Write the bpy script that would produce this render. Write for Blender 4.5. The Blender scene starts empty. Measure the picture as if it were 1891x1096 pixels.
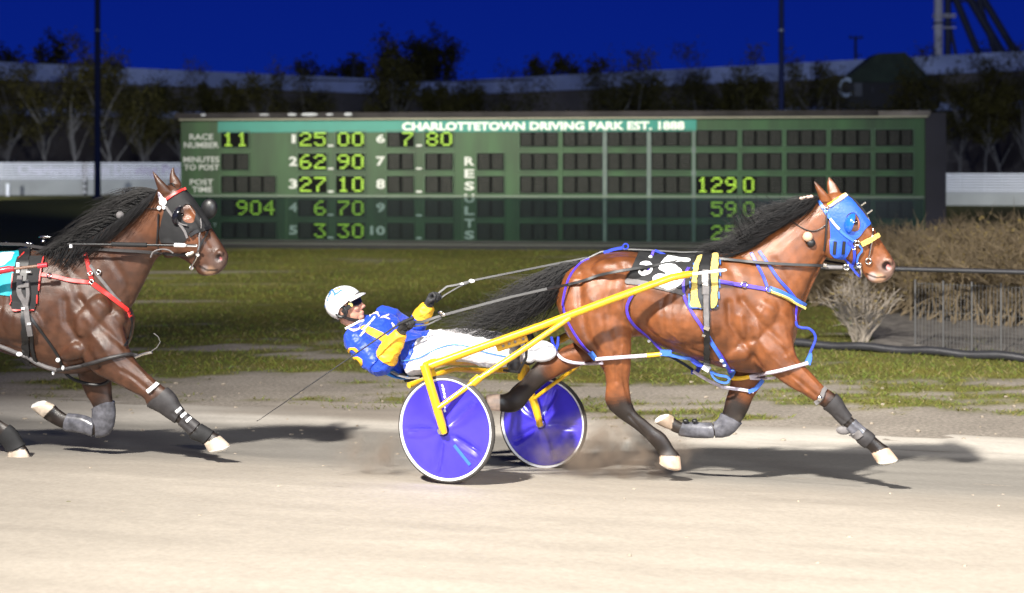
import bpy, bmesh, math, random
import numpy as np
from mathutils import Vector, Matrix, noise
from mathutils.bvhtree import BVHTree
R = math.radians
rng = random.Random(7)
nrng = np.random.default_rng(7)
scene = bpy.context.scene
COL = scene.collection

# ------------------------------------------------------------------ camera
F, CX, HY, CH = 2700.0, 945.5, 315.0, 2.3
cam = bpy.data.cameras.new('camera')
cam.sensor_width = 36.0
cam.lens = 36.0 * F / 1891.0
cam.shift_y = (HY - 548.0) / 1891.0
cam.clip_start, cam.clip_end = 0.1, 3000.0
camo = bpy.data.objects.new('camera', cam)
COL.objects.link(camo)
camo.location = (0, 0, CH)
camo.rotation_euler = (R(90), 0, 0)
scene.camera = camo
cam.dof.use_dof = True
cam.dof.focus_distance = 9.9
cam.dof.aperture_fstop = 1.7

# ------------------------------------------------------------------ sky (dusk)
world = bpy.data.worlds.new('World')
scene.world = world
world.use_nodes = True
nt = world.node_tree
nt.nodes.clear()
wo = nt.nodes.new('ShaderNodeOutputWorld')
bg = nt.nodes.new('ShaderNodeBackground')
tc = nt.nodes.new('ShaderNodeTexCoord')
sp = nt.nodes.new('ShaderNodeSeparateXYZ')
cr = nt.nodes.new('ShaderNodeValToRGB')
cr.color_ramp.elements[0].position = 0.0
cr.color_ramp.elements[0].color = (0.0022, 0.0165, 0.225, 1)
cr.color_ramp.elements[1].position = 0.45
cr.color_ramp.elements[1].color = (0.012, 0.016, 0.045, 1)
e = cr.color_ramp.elements.new(0.12)
e.color = (0.0018, 0.0115, 0.195, 1)
nt.links.new(tc.outputs['Generated'], sp.inputs[0])
nt.links.new(sp.outputs['Z'], cr.inputs[0])
nt.links.new(cr.outputs[0], bg.inputs['Color'])
bg.inputs['Strength'].default_value = 1.0
nt.links.new(bg.outputs[0], wo.inputs['Surface'])

# ------------------------------------------------------------------ track floodlights (masts behind the camera) and added unseen spots
def spot_lamp(name, loc, target, power, cone, blend, color, size=0.55):
    l = bpy.data.lights.new(name, 'SPOT')
    l.energy, l.spot_size, l.spot_blend, l.color, l.shadow_soft_size = power, R(cone), blend, color, size
    o = bpy.data.objects.new(name, l)
    COL.objects.link(o)
    o.location = loc
    o.rotation_euler = (Vector(target) - Vector(loc)).to_track_quat('-Z', 'Y').to_euler()
    return o
WARM = (1.0, 0.95, 0.875)
spot_lamp('flood_or_added_spot', (-8.4, -6.9, 17.2), (4.6, 9.6, 0.4), 82000, 54, 1.0, WARM)
spot_lamp('flood_or_added_spot', (15.0, -9.0, 17.0), (7.5, 10.5, 0.2), 17000, 50, 1.0, (1.0, 0.95, 0.86))
spot_lamp('flood_or_added_spot', (-22.0, -6.0, 18.0), (-1.4, 39.0, 2.2), 150000, 27, 1.0, (1.0, 0.96, 0.78))
spot_lamp('flood_or_added_spot', (6.0, -16.0, 9.0), (2.0, 20.0, 0.4), 18000, 60, 1.0, (0.86, 0.93, 1.0), 3.0)  # added unseen fill spot, lifts the shadows from behind the camera
spot_lamp('flood_or_added_spot', (0.0, 22.0, 26.0), (0.0, 165.0, 7.0), 170000, 62, 0.8, (0.72, 0.82, 1.0))  # added unseen spot above the infield, brightens trees and building
spot_lamp('flood_or_added_spot', (-45.0, 110.0, 2.6), (-40.0, 136.0, 1.9), 17000, 80, 0.9, (0.95, 0.97, 1.0))  # added unseen low spot, brightens the left white rail
spot_lamp('flood_or_added_spot', (36.0, 74.0, 2.6), (41.0, 96.0, 1.9), 11000, 80, 0.9, (0.95, 0.97, 1.0))  # added unseen low spot, brightens the right white rail

scene.view_settings.view_transform = 'Standard'
scene.view_settings.look = 'None'
scene.view_settings.exposure = 0.0
scene.view_settings.gamma = 1.0

# ------------------------------------------------------------------ helpers
def W(px, py, D):
    return Vector(((px - CX) / F * D, D, CH - (py - HY) / F * D))

class Plane:
    """vertical plane along a heading; off > 0 is towards the near side"""
    def __init__(s, x0, y0, phi):
        s.p0 = np.array([x0, y0]); c, d = math.cos(R(phi)), math.sin(R(phi))
        s.h = np.array([c, -d]); s.n = np.array([-d, -c])
        s.n3 = Vector((-d, -c, 0)); s.h3 = Vector((c, -d, 0))
    def at(s, px, py, off=0.0):
        d = np.array([(px - CX) / F, 1.0])
        t = (s.p0 @ s.n + off) / (d @ s.n)
        return W(px, py, float(t))

def node_mat(name, color=(0.5, 0.5, 0.5), rough=0.5, metal=0.0, spec=0.5, var=0.0, scale=20.0, bump=0.0, bscale=60.0,
             attr=None, coat=0.0, emit=None, estr=1.0, sheen=0.0, stretch=(1, 1, 1), rvar=0.0):
    m = bpy.data.materials.new(name); m.use_nodes = True
    t = m.node_tree; b = t.nodes['Principled BSDF']
    b.inputs['Base Color'].default_value = (*color, 1)
    b.inputs['Roughness'].default_value = rough
    b.inputs['Metallic'].default_value = metal
    b.inputs['Specular IOR Level'].default_value = spec
    if coat: b.inputs['Coat Weight'].default_value = coat; b.inputs['Coat Roughness'].default_value = 0.12
    if sheen: b.inputs['Sheen Weight'].default_value = sheen
    co = t.nodes.new('ShaderNodeTexCoord'); mp = t.nodes.new('ShaderNodeMapping')
    mp.inputs['Scale'].default_value = stretch
    t.links.new(co.outputs['Object'], mp.inputs[0])
    src = None
    if attr:
        a = t.nodes.new('ShaderNodeAttribute'); a.attribute_name = attr; src = a.outputs['Color']
    if var:
        n = t.nodes.new('ShaderNodeTexNoise'); n.inputs['Scale'].default_value = scale; n.inputs['Detail'].default_value = 5
        t.links.new(mp.outputs[0], n.inputs['Vector'])
        r = t.nodes.new('ShaderNodeMapRange'); r.inputs[1].default_value = 0.3; r.inputs[2].default_value = 0.7
        r.inputs[3].default_value = 1 - var; r.inputs[4].default_value = 1 + var
        t.links.new(n.outputs['Fac'], r.inputs[0])
        mx = t.nodes.new('ShaderNodeMix'); mx.data_type = 'RGBA'; mx.blend_type = 'MULTIPLY'; mx.inputs[0].default_value = 1.0
        if src: t.links.new(src, mx.inputs[6])
        else: mx.inputs[6].default_value = (*color, 1)
        t.links.new(r.outputs[0], mx.inputs[7])
        src = mx.outputs[2]
    if src: t.links.new(src, b.inputs['Base Color'])
    if rvar:
        n3 = t.nodes.new('ShaderNodeTexNoise'); n3.inputs['Scale'].default_value = scale * 0.6; n3.inputs['Detail'].default_value = 4
        t.links.new(mp.outputs[0], n3.inputs['Vector'])
        r3 = t.nodes.new('ShaderNodeMapRange'); r3.inputs[1].default_value = 0.3; r3.inputs[2].default_value = 0.7
        r3.inputs[3].default_value = max(0.05, rough - rvar); r3.inputs[4].default_value = min(1, rough + rvar)
        t.links.new(n3.outputs['Fac'], r3.inputs[0]); t.links.new(r3.outputs[0], b.inputs['Roughness'])
    if bump:
        n2 = t.nodes.new('ShaderNodeTexNoise'); n2.inputs['Scale'].default_value = bscale; n2.inputs['Detail'].default_value = 6
        t.links.new(mp.outputs[0], n2.inputs['Vector'])
        bp = t.nodes.new('ShaderNodeBump'); bp.inputs['Strength'].default_value = bump; bp.inputs['Distance'].default_value = 0.02
        t.links.new(n2.outputs['Fac'], bp.inputs['Height']); t.links.new(bp.outputs[0], b.inputs['Normal'])
    if emit:
        b.inputs['Emission Color'].default_value = (*emit, 1); b.inputs['Emission Strength'].default_value = estr
    return m

class MB:
    """collects verts and faces of one mesh object, in world coordinates"""
    def __init__(s): s.v = []; s.f = []; s.c = []
    def add(s, vs, fs):
        b = len(s.v); s.v += [tuple(v) for v in vs]; s.f += [tuple(i + b for i in f) for f in fs]
    def box(s, lo, hi):
        x0, y0, z0 = lo; x1, y1, z1 = hi
        s.add([(x0, y0, z0), (x1, y0, z0), (x1, y1, z0), (x0, y1, z0), (x0, y0, z1), (x1, y0, z1), (x1, y1, z1), (x0, y1, z1)],
              [(0, 3, 2, 1), (4, 5, 6, 7), (0, 1, 5, 4), (1, 2, 6, 5), (2, 3, 7, 6), (3, 0, 4, 7)])
    def hexa(s, q0, q1):
        s.add(list(q0) + list(q1), [(3, 2, 1, 0), (4, 5, 6, 7), (0, 1, 5, 4), (1, 2, 6, 5), (2, 3, 7, 6), (3, 0, 4, 7)])
    def tube(s, pts, rad, n=8, cap=True):
        pts = [Vector(p) for p in pts]
        if not hasattr(rad, '__len__'): rad = [rad] * len(pts)
        t0 = (pts[1] - pts[0]).normalized()
        u = t0.orthogonal().normalized(); rings = []
        for i, p in enumerate(pts):
            a = pts[max(0, i - 1)]; b = pts[min(len(pts) - 1, i + 1)]
            t = (b - a)
            t = t.normalized() if t.length > 1e-9 else t0
            u = u - t * u.dot(t)
            u = u.normalized() if u.length > 1e-6 else t.orthogonal().normalized()
            w = t.cross(u)
            rings.append([p + (u * math.cos(2 * math.pi * k / n) + w * math.sin(2 * math.pi * k / n)) * rad[i] for k in range(n)])
        s.rings(rings, cap)
    def rings(s, rings, cap=True):
        n = len(rings[0]); vs = [v for r in rings for v in r]; fs = []
        for i in range(len(rings) - 1):
            for k in range(n):
                k2 = (k + 1) % n
                fs.append((i * n + k, i * n + k2, (i + 1) * n + k2, (i + 1) * n + k))
        if cap:
            fs.append(tuple(range(n - 1, -1, -1))); fs.append(tuple((len(rings) - 1) * n + k for k in range(n)))
        s.add(vs, fs)
    def ribbon(s, pts, nrm, w, t):
        pts = [Vector(p) for p in pts]; rings = []
        if not hasattr(w, '__len__'): w = [w] * len(pts)
        for i, p in enumerate(pts):
            tg = pts[min(len(pts) - 1, i + 1)] - pts[max(0, i - 1)]
            n = Vector(nrm[i] if isinstance(nrm, (list, tuple)) and not isinstance(nrm[0], float) else nrm)
            b = tg.cross(n)
            if b.length < 1e-9: b = Vector((0, 0, 1))
            b.normalize(); n = n.normalized()
            h = w[i] / 2
            rings.append([p + b * h, p + b * h * .8 + n * t, p - b * h * .8 + n * t, p - b * h])
        s.rings(rings)
    def ellipsoid(s, c, ax, ay, az, nu=20, nv=12):
        c, ax, ay, az = Vector(c), Vector(ax), Vector(ay), Vector(az)
        rings = []
        for j in range(1, nv):
            th = math.pi * j / nv
            rings.append([c + az * math.cos(th) + (ax * math.cos(2 * math.pi * k / nu) + ay * math.sin(2 * math.pi * k / nu)) * math.sin(th) for k in range(nu)])
        b = len(s.v)
        s.rings(rings, False)
        top = len(s.v); s.v.append(tuple(c + az)); bot = len(s.v); s.v.append(tuple(c - az))
        for k in range(nu):
            k2 = (k + 1) % nu
            s.f.append((top, b + k2, b + k)); o = b + (nv - 2) * nu
            s.f.append((bot, o + k, o + k2))
    def torus(s, c, ax, ay, R0, r, n=48, m=10):
        c, ax, ay = Vector(c), Vector(ax).normalized(), Vector(ay).normalized(); az = ax.cross(ay)
        vs = []; fs = []
        for i in range(n):
            a = 2 * math.pi * i / n; d = ax * math.cos(a) + ay * math.sin(a)
            for j in range(m):
                b = 2 * math.pi * j / m
                vs.append(c + d * (R0 + r * math.cos(b)) + az * r * math.sin(b))
        for i in range(n):
            for j in range(m):
                i2, j2 = (i + 1) % n, (j + 1) % m
                fs.append((i * m + j, i2 * m + j, i2 * m + j2, i * m + j2))
        s.add(vs, fs)
    def comps(s):
        p = list(range(len(s.v)))
        def fd(i):
            while p[i] != i: p[i] = p[p[i]]; i = p[i]
            return i
        for q in s.f:
            for i in q[1:]: p[fd(i)] = fd(q[0])
        g = {}
        for q in s.f: g.setdefault(fd(q[0]), []).append(q)
        out = []
        for fs in g.values():
            ids = sorted({i for q in fs for i in q}); mp_ = {i: k for k, i in enumerate(ids)}; m = MB(); m.v = [s.v[i] for i in ids]; m.f = [tuple(mp_[i] for i in q) for q in fs]; out.append(m)
        return out
    def build(s, name, mat, parent=None, loc=None, smooth=True, kind=None):
        if name in ('terret', 'overcheck_tab', 'head_check_bit', 'boot_strap', 'white_patch', 'decimal_mark', 'buckle', 'neck_strap', 'billet', 'near_rein') and parent is not None:
            comps = s.comps()
            if len(comps) > 1:
                return [c.build(name, mat, parent, loc, smooth, kind) for c in comps if True][0]
        org = root_loc(parent) if parent is not None else Vector(loc if loc is not None else (0, 0, 0))
        me = bpy.data.meshes.new(name)
        me.from_pydata([tuple(Vector(v) - org) for v in s.v], [], s.f)
        me.validate(); me.update()
        me.materials.append(mat)
        if smooth:
            me.polygons.foreach_set('use_smooth', [True] * len(me.polygons))
            try: me.set_sharp_from_angle(angle=R(40))
            except Exception: pass
        return link_mesh(name, me, parent, org, kind)

def link_mesh(name, me, parent=None, loc=(0, 0, 0), kind=None):
    o = bpy.data.objects.new(name, me); COL.objects.link(o)
    if parent is not None: o.parent = parent
    else: o.location = loc
    if kind: o['kind'] = kind
    return o
def root_loc(o):
    while o.parent: o = o.parent
    return Vector(o.location)
def tag(o, label=None, cat=None, group=None, kind=None):
    for k, v in (('label', label), ('category', cat), ('group', group), ('kind', kind)):
        if v: o[k] = v
    return o
def thing(name, loc, label, cat, group=None):
    o = bpy.data.objects.new(name, None); COL.objects.link(o); o.location = loc
    o.empty_display_size = 0.2
    return tag(o, label, cat, group)
def copy_tree(o, parent=None):
    c = o.copy(); COL.objects.link(c); c.parent = parent
    for ch in list(o.children): copy_tree(ch, c)
    return c

def catmull(P, sub):
    P = [np.asarray(p, float) for p in P]; out = []
    for i in range(len(P) - 1):
        p0, p1, p2, p3 = P[max(0, i - 1)], P[i], P[i + 1], P[min(len(P) - 1, i + 2)]
        for k in range(sub):
            t = k / sub
            out.append(.5 * ((2 * p1) + (-p0 + p2) * t + (2 * p0 - 5 * p1 + 4 * p2 - p3) * t * t + (-p0 + 3 * p1 - 3 * p2 + p3) * t ** 3))
    out.append(P[-1])
    return out
def dens(P, step):
    """smooth polyline through P, resampled to about one point per step"""
    q = catmull(P, 12); out = [q[0]]
    for p in q[1:]:
        if np.linalg.norm(p - out[-1]) >= step: out.append(p)
    if np.linalg.norm(out[-1] - q[-1]) > 1e-6: out.append(q[-1])
    return out

def loft(mb, secs, sub=4, n=22, sq=1.0):
    """secs: rows of center(3) A(3) B(3)"""
    q = catmull([np.concatenate([np.array(c), np.array(a), np.array(b)]) for c, a, b in secs], sub)
    rings = []
    def ring(c, a, b):
        r = []
        for k in range(n):
            t = 2 * math.pi * k / n
            ct, st = math.cos(t), math.sin(t)
            ct = math.copysign(abs(ct) ** sq, ct); st = math.copysign(abs(st) ** sq, st)
            r.append(Vector(c + a * ct + b * st))
        return r
    d0 = q[0][:3] - q[1][:3]; d0 /= max(1e-9, np.linalg.norm(d0)); d1 = q[-1][:3] - q[-2][:3]; d1 /= max(1e-9, np.linalg.norm(d1))
    def mn(x): return min(np.linalg.norm(x[3:6]), np.linalg.norm(x[6:9]))
    rings.append(ring(q[0][:3] + d0 * mn(q[0]) * .35, q[0][3:6] * .45, q[0][6:9] * .45))
    rings += [ring(x[:3], x[3:6], x[6:9]) for x in q]
    rings.append(ring(q[-1][:3] + d1 * mn(q[-1]) * .35, q[-1][3:6] * .45, q[-1][6:9] * .45))
    mb.rings(rings)

def edge_secs(pl, rows, off=None):
    """rows: (edge px a, edge px b, lateral half width[, lateral offset]) on plane pl"""
    out = []
    for r in rows:
        o = r[3] if len(r) > 3 else (off or 0.0)
        a, b = pl.at(*r[0], o), pl.at(*r[1], o)
        out.append((np.array((a + b) / 2), np.array((a - b) / 2), np.array(pl.n3 * r[2])))
    return out

def remesh(mb, voxel, smooth):
    me = bpy.data.meshes.new('tmp'); me.from_pydata(mb.v, [], mb.f); me.update()
    bm = bmesh.new(); bm.from_mesh(me); bmesh.ops.recalc_face_normals(bm, faces=bm.faces); bm.to_mesh(me); bm.free()
    o = bpy.data.objects.new('tmp', me); COL.objects.link(o)
    m = o.modifiers.new('r', 'REMESH'); m.mode = 'VOXEL'; m.voxel_size = voxel
    s = o.modifiers.new('s', 'SMOOTH'); s.factor = 0.5; s.iterations = smooth
    dg = bpy.context.evaluated_depsgraph_get(); dg.update()
    r = bpy.data.meshes.new_from_object(o.evaluated_get(dg))
    bpy.data.objects.remove(o); bpy.data.meshes.remove(me)
    return r

def inside(poly, X, Y):
    poly = np.asarray(poly, float); r = np.zeros(X.shape, bool); j = len(poly) - 1
    for i in range(len(poly)):
        xi, yi = poly[i]; xj, yj = poly[j]
        c = ((yi > Y) != (yj > Y)) & (X < (xj - xi) * (Y - yi) / ((yj - yi) if yj != yi else 1e-9) + xi)
        r ^= c; j = i
    return r
def stroke(pl, X, Y):
    pl = np.asarray(pl, float); d = np.full(X.shape, 1e9)
    for i in range(len(pl) - 1):
        a, b = pl[i], pl[i + 1]; ab = b - a; L = ab @ ab + 1e-9
        t = np.clip(((X - a[0]) * ab[0] + (Y - a[1]) * ab[1]) / L, 0, 1)
        d = np.minimum(d, np.hypot(X - a[0] - t * ab[0], Y - a[1] - t * ab[1]))
    return d
def sstep(a, b, x):
    t = np.clip((x - a) / (b - a), 0, 1); return t * t * (3 - 2 * t)

class Body:
    def __init__(s, me, pl):
        s.me = me; s.pl = pl; n = len(me.vertices)
        s.co = np.empty(n * 3); me.vertices.foreach_get('co', s.co); s.co = s.co.reshape(-1, 3)
        s.no = np.empty(n * 3); me.vertices.foreach_get('normal', s.no); s.no = s.no.reshape(-1, 3)
        s.faces = [tuple(p.vertices) for p in me.polygons]
        s.q = np.array([f if len(f) == 4 else (f[0], f[1], f[2], f[2]) for f in s.faces])
        s.px = CX + s.co[:, 0] / s.co[:, 1] * F; s.py = HY - (s.co[:, 2] - CH) / s.co[:, 1] * F
        s.side = (s.co[:, :2] - pl.p0) @ pl.n
        o = s.co[:, :2] - (s.side - np.abs(s.side))[:, None] * pl.n      # the far side mirrored onto the near side
        s.ox = CX + o[:, 0] / o[:, 1] * F; s.oy = HY - (s.co[:, 2] - CH) / o[:, 1] * F
        s.front = (s.no * (np.array([0, 0, CH]) - s.co)).sum(1) > 0
        s.bvh = BVHTree.FromPolygons([tuple(v) for v in s.co], s.faces)
    def shell(s, mask, off, name, mat, parent, inner=0.0, it=4):
        """a layer of cloth or leather lying on the body where mask is true"""
        f = s.q[mask[s.q].all(1)]
        if len(f) == 0: return None
        ids = np.unique(f); mp = -np.ones(len(s.co), int); mp[ids] = np.arange(len(ids)); f = mp[f]
        P = s.co[ids].copy(); N = s.no[ids]
        ed = {}
        for q in f:
            q = list(dict.fromkeys(q))
            for i in range(len(q)):
                a, b = q[i], q[(i + 1) % len(q)]; k = (min(a, b), max(a, b)); ed.setdefault(k, []).append((a, b))
        bd = [v[0] for v in ed.values() if len(v) == 1]
        nb = {}
        for a, b in bd: nb.setdefault(a, []).append(b); nb.setdefault(b, []).append(a)
        for _ in range(it):
            Q = P.copy()
            for a, l in nb.items(): Q[a] = .4 * P[a] + .6 * P[l].mean(0)
            P = Q
        n = len(ids)
        V = np.vstack([P + N * off, P + N * inner])
        fs = [tuple(dict.fromkeys(q)) for q in f.tolist()] + [(a + n, b + n, b, a) for a, b in bd]
        m = MB(); m.v = [tuple(v) for v in V]; m.f = fs
        return m.build(name, mat, parent)
    def hit(s, px, py):
        d = W(px, py, 1.0) - Vector((0, 0, CH))
        l, nn, i, dist = s.bvh.ray_cast(Vector((0, 0, CH)), d.normalized())
        return l, nn
    def strap_path(s, pts, off=0.0, lift=0.004, step=3.0):
        """points of a strap laid on the body under the drawn line; free where it leaves the body"""
        q = dens([np.array(p, float) for p in pts], step); P = []; N = []
        for x, y in q:
            l, nn = s.hit(x, y)
            P.append(None if l is None else l + nn * lift); N.append(None if l is None else nn)
        good = [i for i, p in enumerate(P) if p is not None]
        for i, (x, y) in enumerate(q):
            if P[i] is None:
                if not good: P[i] = s.pl.at(x, y, off)
                else:
                    lo = [g for g in good if g < i]; hi = [g for g in good if g > i]
                    if lo and hi:
                        t = (i - lo[-1]) / (hi[0] - lo[-1]); D = P[lo[-1]].y * (1 - t) + P[hi[0]].y * t
                    else: D = P[lo[-1] if lo else hi[0]].y
                    P[i] = W(x, y, D)
                N[i] = s.pl.n3.copy()
        # even out sudden jumps in depth
        Dm = [p.y for p in P]
        for _ in range(2):
            Dm = [min(Dm[i], (Dm[max(0, i - 1)] + Dm[i] + Dm[min(len(Dm) - 1, i + 1)]) / 3) for i in range(len(Dm))]
        P = [W(q[i][0], q[i][1], Dm[i]) for i in range(len(q))]
        return P, N
    def strap(s, mb, pts, w=0.02, t=0.005, off=0.0, lift=0.004, round_=False, step=3.0):
        P, N = s.strap_path(pts, off, lift + (w / 2 if round_ else 0), step)
        if round_: mb.tube(P, w / 2, 8)
        else: mb.ribbon(P, N, w, t)
        return P

def set_colors(me, col):
    a = me.color_attributes.new('Col', 'FLOAT_COLOR', 'POINT')
    a.data.foreach_set('color', np.hstack([np.clip(col, 0, 1), np.ones((len(col), 1))]).astype(np.float32).ravel())

def vnoise(P, s, seed=0):
    r = np.random.default_rng(seed); v = np.zeros(len(P))
    for k in range(7):
        d = r.normal(size=3) * s * (1 + .35 * k); v += np.sin(P @ d + r.uniform(0, 6.28)) / (1 + .35 * k)
    return v / 3.2

def hairs(mb, strands, w0=0.006):
    for pts, w in strands:
        n = len(pts)
        mb.tube(pts, [max(.0006, w * (1 - .9 * (i / (n - 1)) ** 1.5)) for i in range(n)], 3, False)

def text_mesh(txt, bold=0.0):
    c = bpy.data.curves.new('t', 'FONT'); c.body = txt; c.size = 1; c.offset = bold; c.extrude = 0.0; c.resolution_u = 3
    o = bpy.data.objects.new('t', c); COL.objects.link(o)
    dg = bpy.context.evaluated_depsgraph_get(); dg.update()
    me = bpy.data.meshes.new_from_object(o.evaluated_get(dg))
    V = np.array([v.co[:2] for v in me.vertices]); Fc = [tuple(p.vertices) for p in me.polygons]
    bpy.data.objects.remove(o); bpy.data.curves.remove(c); bpy.data.meshes.remove(me)
    V -= V.min(0); V /= V.max(0)
    return V, Fc
# ------------------------------------------------------------------ ground
TAN = math.tan(R(13))
HV = np.array([-30, 4, 9.2, 9.8, 10.4, 11.0, 11.7, 12.5, 13.6, 5000.0])
HZ = np.array([.36, .29, .27, .225, .16, .085, .035, .008, .0, .0])
def hgt(X, Y): return np.interp(np.asarray(Y) + np.asarray(X) * TAN, HV, HZ)
def gz(x, y): return float(hgt(x, y))

def grid_mesh(name, xs, ys, zf, mat, kind='structure', colf=None, mask=None, lift=0.0):
    X, Y = np.meshgrid(xs, ys); Z = zf(X, Y) + lift
    V = np.stack([X.ravel(), Y.ravel(), Z.ravel()], 1); nx = len(xs)
    I = np.arange(len(V)).reshape(X.shape)
    q = np.stack([I[:-1, :-1].ravel(), I[:-1, 1:].ravel(), I[1:, 1:].ravel(), I[1:, :-1].ravel()], 1)
    if mask is not None:
        mk = mask(X, Y).ravel(); q = q[mk[q].all(1)]
    me = bpy.data.meshes.new(name); me.from_pydata(V.tolist(), [], q.tolist()); me.update()
    me.polygons.foreach_set('use_smooth', [True] * len(me.polygons))
    me.materials.append(mat)
    if colf is not None: set_colors(me, colf(V))
    return link_mesh(name, me, None, (0, 0, 0), kind)

def nz2(x, y, s, seed=0.0): return noise.noise(Vector((x * s + seed, y * s * 1.0, seed * 1.7)))
def grass_amount(x, y):
    """0 bare dirt .. 1 closed turf"""
    v = y + x * TAN
    base = np.interp(v, [13.4, 14.3, 15.6, 17.0, 20.0, 60], [0.08, 0.36, .52, .74, 1.0, 1.0])
    n = .5 * nz2(x * .55, y * 1.2, 1.0, 3.1) + .33 * nz2(x * .9, y * 2.0, 2.1, 9.2) + .2 * nz2(x, y, 5.0, 5.5)
    b = base + n * (1.5 if v < 18.5 else (1.0 if v < 24 else .4))
    # worn streaks further in
    b -= 1.3 * max(0.0, nz2(x * .16, y * .8, 1.0, 21.0) - .12) * (1 if v > 18 else 0)
    return float(min(1, max(0, (b - .42) * 3.2)))
def infield_col(V):
    out = np.zeros((len(V), 3))
    for i, (x, y, z) in enumerate(V):
        if y > 46 or abs(x) > 16: g = 1.0
        else: g = grass_amount(x, y)
        n1 = nz2(x, y, 1.7, 1.0); n2 = nz2(x, y, .35, 4.0)
        dirt = np.array([.30, .265, .225]) * (1 + .22 * n1 + .12 * nz2(x * .3, y, 6, 2))
        gr = np.array([.125, .125, .034]) * (1 + .35 * n2) + np.array([.07, .045, .005]) * max(0, n1 + .1)
        out[i] = dirt * (1 - g) + gr * g
    return out
m_inf = node_mat('infield_turf', rough=.95, spec=.15, attr='Col', var=.3, scale=26, bump=.6, bscale=40)
xs = np.concatenate([[-900, -400, -150, -60, -30, -20], np.arange(-14, 14.01, .14), [20, 30, 60, 150, 400, 900]])
ys = np.concatenate([[-60, -20, 4], np.arange(9, 12, .4), np.arange(12, 30, .12), np.arange(30, 46, .4), [50, 60, 80, 100, 120, 150, 200, 300, 500, 900, 1500]])
grid_mesh('ground', xs, ys, hgt, m_inf, colf=infield_col)

# racing track of crushed stone and sand, paler unraked stone along its inner edge
m_track = node_mat('track_sand', rough=.93, spec=.15, attr='Col', var=.07, scale=30, bump=.3, bscale=9)
TV = np.concatenate([np.arange(-12, 4, .8), np.arange(4, 14.61, .09)]); TX = np.arange(-32, 32.01, .16)
tv, tf, tcol = [], [], []
for v in TV:
    for x in TX:
        y = v - x * TAN; n1 = nz2(x * .35, v * 1.1, 1.0, 3.0); n2 = nz2(x * .5, v * 2.4, 2.6, 7.0); n3 = nz2(x, v, 6.0, 1.0)
        tv.append((x, y, gz(x, y) + .006 + .008 * n2 * (v > 5) + .004 * n3 - (.05 * max(0, v - 13.5 - .9 * n1 - .5 * n2) if v > 13.0 else 0)))
        c = np.array([.355, .318, .270]) * (1 + .10 * n1 + .07 * n2 + .05 * n3 + .09 * nz2(x * .10, v * 5.0, 1.0, 12.0) + .05 * nz2(x * .3, v * 14.0, 1.0, 15.0))
        damp_shade = float(sstep(9.4, 11.0, v + .5 * n1)) * .85; c = c * (1 - damp_shade) + np.array([.25, .235, .21]) * (1 + .12 * n1 + .09 * nz2(x * .12, v * 6.0, 1.0, 22.0)) * damp_shade  # greyer far band: damp tone and shadow painted in together
        e_ = float(sstep(12.35, 12.85, v + .35 * n1 + .22 * n2)); c = c * (1 - e_) + np.array([.54, .50, .44]) * (1 + .16 * n2 + .08 * n3 + .12 * nz2(x * .12, v * 5.0, 1.0, 32.0)) * e_
        d_ = float(sstep(13.2, 14.0, v + .8 * n1 + .35 * n2)); c = c * (1 - d_) + np.array([.30, .265, .225]) * (1 + .22 * n2) * d_
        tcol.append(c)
nx = len(TX)
for j_ in range(len(TV) - 1):
    for i_ in range(nx - 1):
        a = j_ * nx + i_; tf.append((a, a + 1, a + nx + 1, a + nx))
me = bpy.data.meshes.new('track'); me.from_pydata(tv, [], tf); me.update(); me.polygons.foreach_set('use_smooth', [True] * len(tf))
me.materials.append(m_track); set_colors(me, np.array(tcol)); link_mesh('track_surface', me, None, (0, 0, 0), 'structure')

# ------------------------------------------------------------------ grass blades
gm = MB(); gc = []
gv = []; gf = []
r2 = random.Random(3)
count = 0
while count < 80000:
    y = 12.8 + 30 * r2.random() ** 1.7; x = r2.uniform(-.37, .37) * y
    v = y + x * TAN
    if v < 13.4: continue
    g = grass_amount(x, y)
    if r2.random() > g: continue
    count += 1
    h = r2.uniform(.015, .042) * (1 + .5 * nz2(x, y, .6, 8)); a = r2.uniform(0, 6.28); w = r2.uniform(.003, .005) * (1 + y / 30)
    dx, dy = math.cos(a), math.sin(a); lx, ly = r2.uniform(-.03, .03), r2.uniform(-.03, .03)
    b = len(gv)
    gv += [(x - dx * w, y - dy * w, .0), (x + dx * w, y + dy * w, .0), (x + lx + dx * w * .5, y + ly + dy * w * .5, h * .7), (x + lx * 1.8, y + ly * 1.8, h)]
    gf += [(b, b + 1, b + 2), (b, b + 2, b + 3)]
    c = (.115 + r2.random() * .06, .135 + r2.random() * .06, .030) if r2.random() > .16 else (.22, .18, .08)
    gc += [c] * 4
me = bpy.data.meshes.new('grass'); me.from_pydata(gv, [], gf); me.update()
me.materials.append(node_mat('grass_blade', rough=.7, spec=.25, attr='Col')); set_colors(me, np.array(gc))
go = link_mesh('grass', me); tag(go, 'short green turf of the infield growing up to the bare track edge', 'grass', kind='stuff')
# dandelions far apart in the turf, clods thrown on the track
m = MB()
for k in range(70):
    y = r2.uniform(6.3, 12.6); x = r2.uniform(-.4, .4) * y
    s = r2.uniform(.004, .014)
    m.ellipsoid((x, y, gz(x, y) + s * .5), (s * r2.uniform(.8, 1.5), 0, 0), (0, s, 0), (0, 0, s * .7), 5, 4)
for k in range(160):
    y = r2.uniform(12.4, 16); x = r2.uniform(-.4, .4) * y; s = r2.uniform(.006, .02)
    m.ellipsoid((x, y, gz(x, y) + s * .5), (s * r2.uniform(.8, 1.5), 0, 0), (0, s, 0), (0, 0, s * .7), 5, 4)
o = m.build('gravel', node_mat('clod', (.33, .28, .22), .95, var=.25, scale=30)); tag(o, 'loose crumbs of stone and earth scattered on the track', 'stones', kind='stuff')

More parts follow.
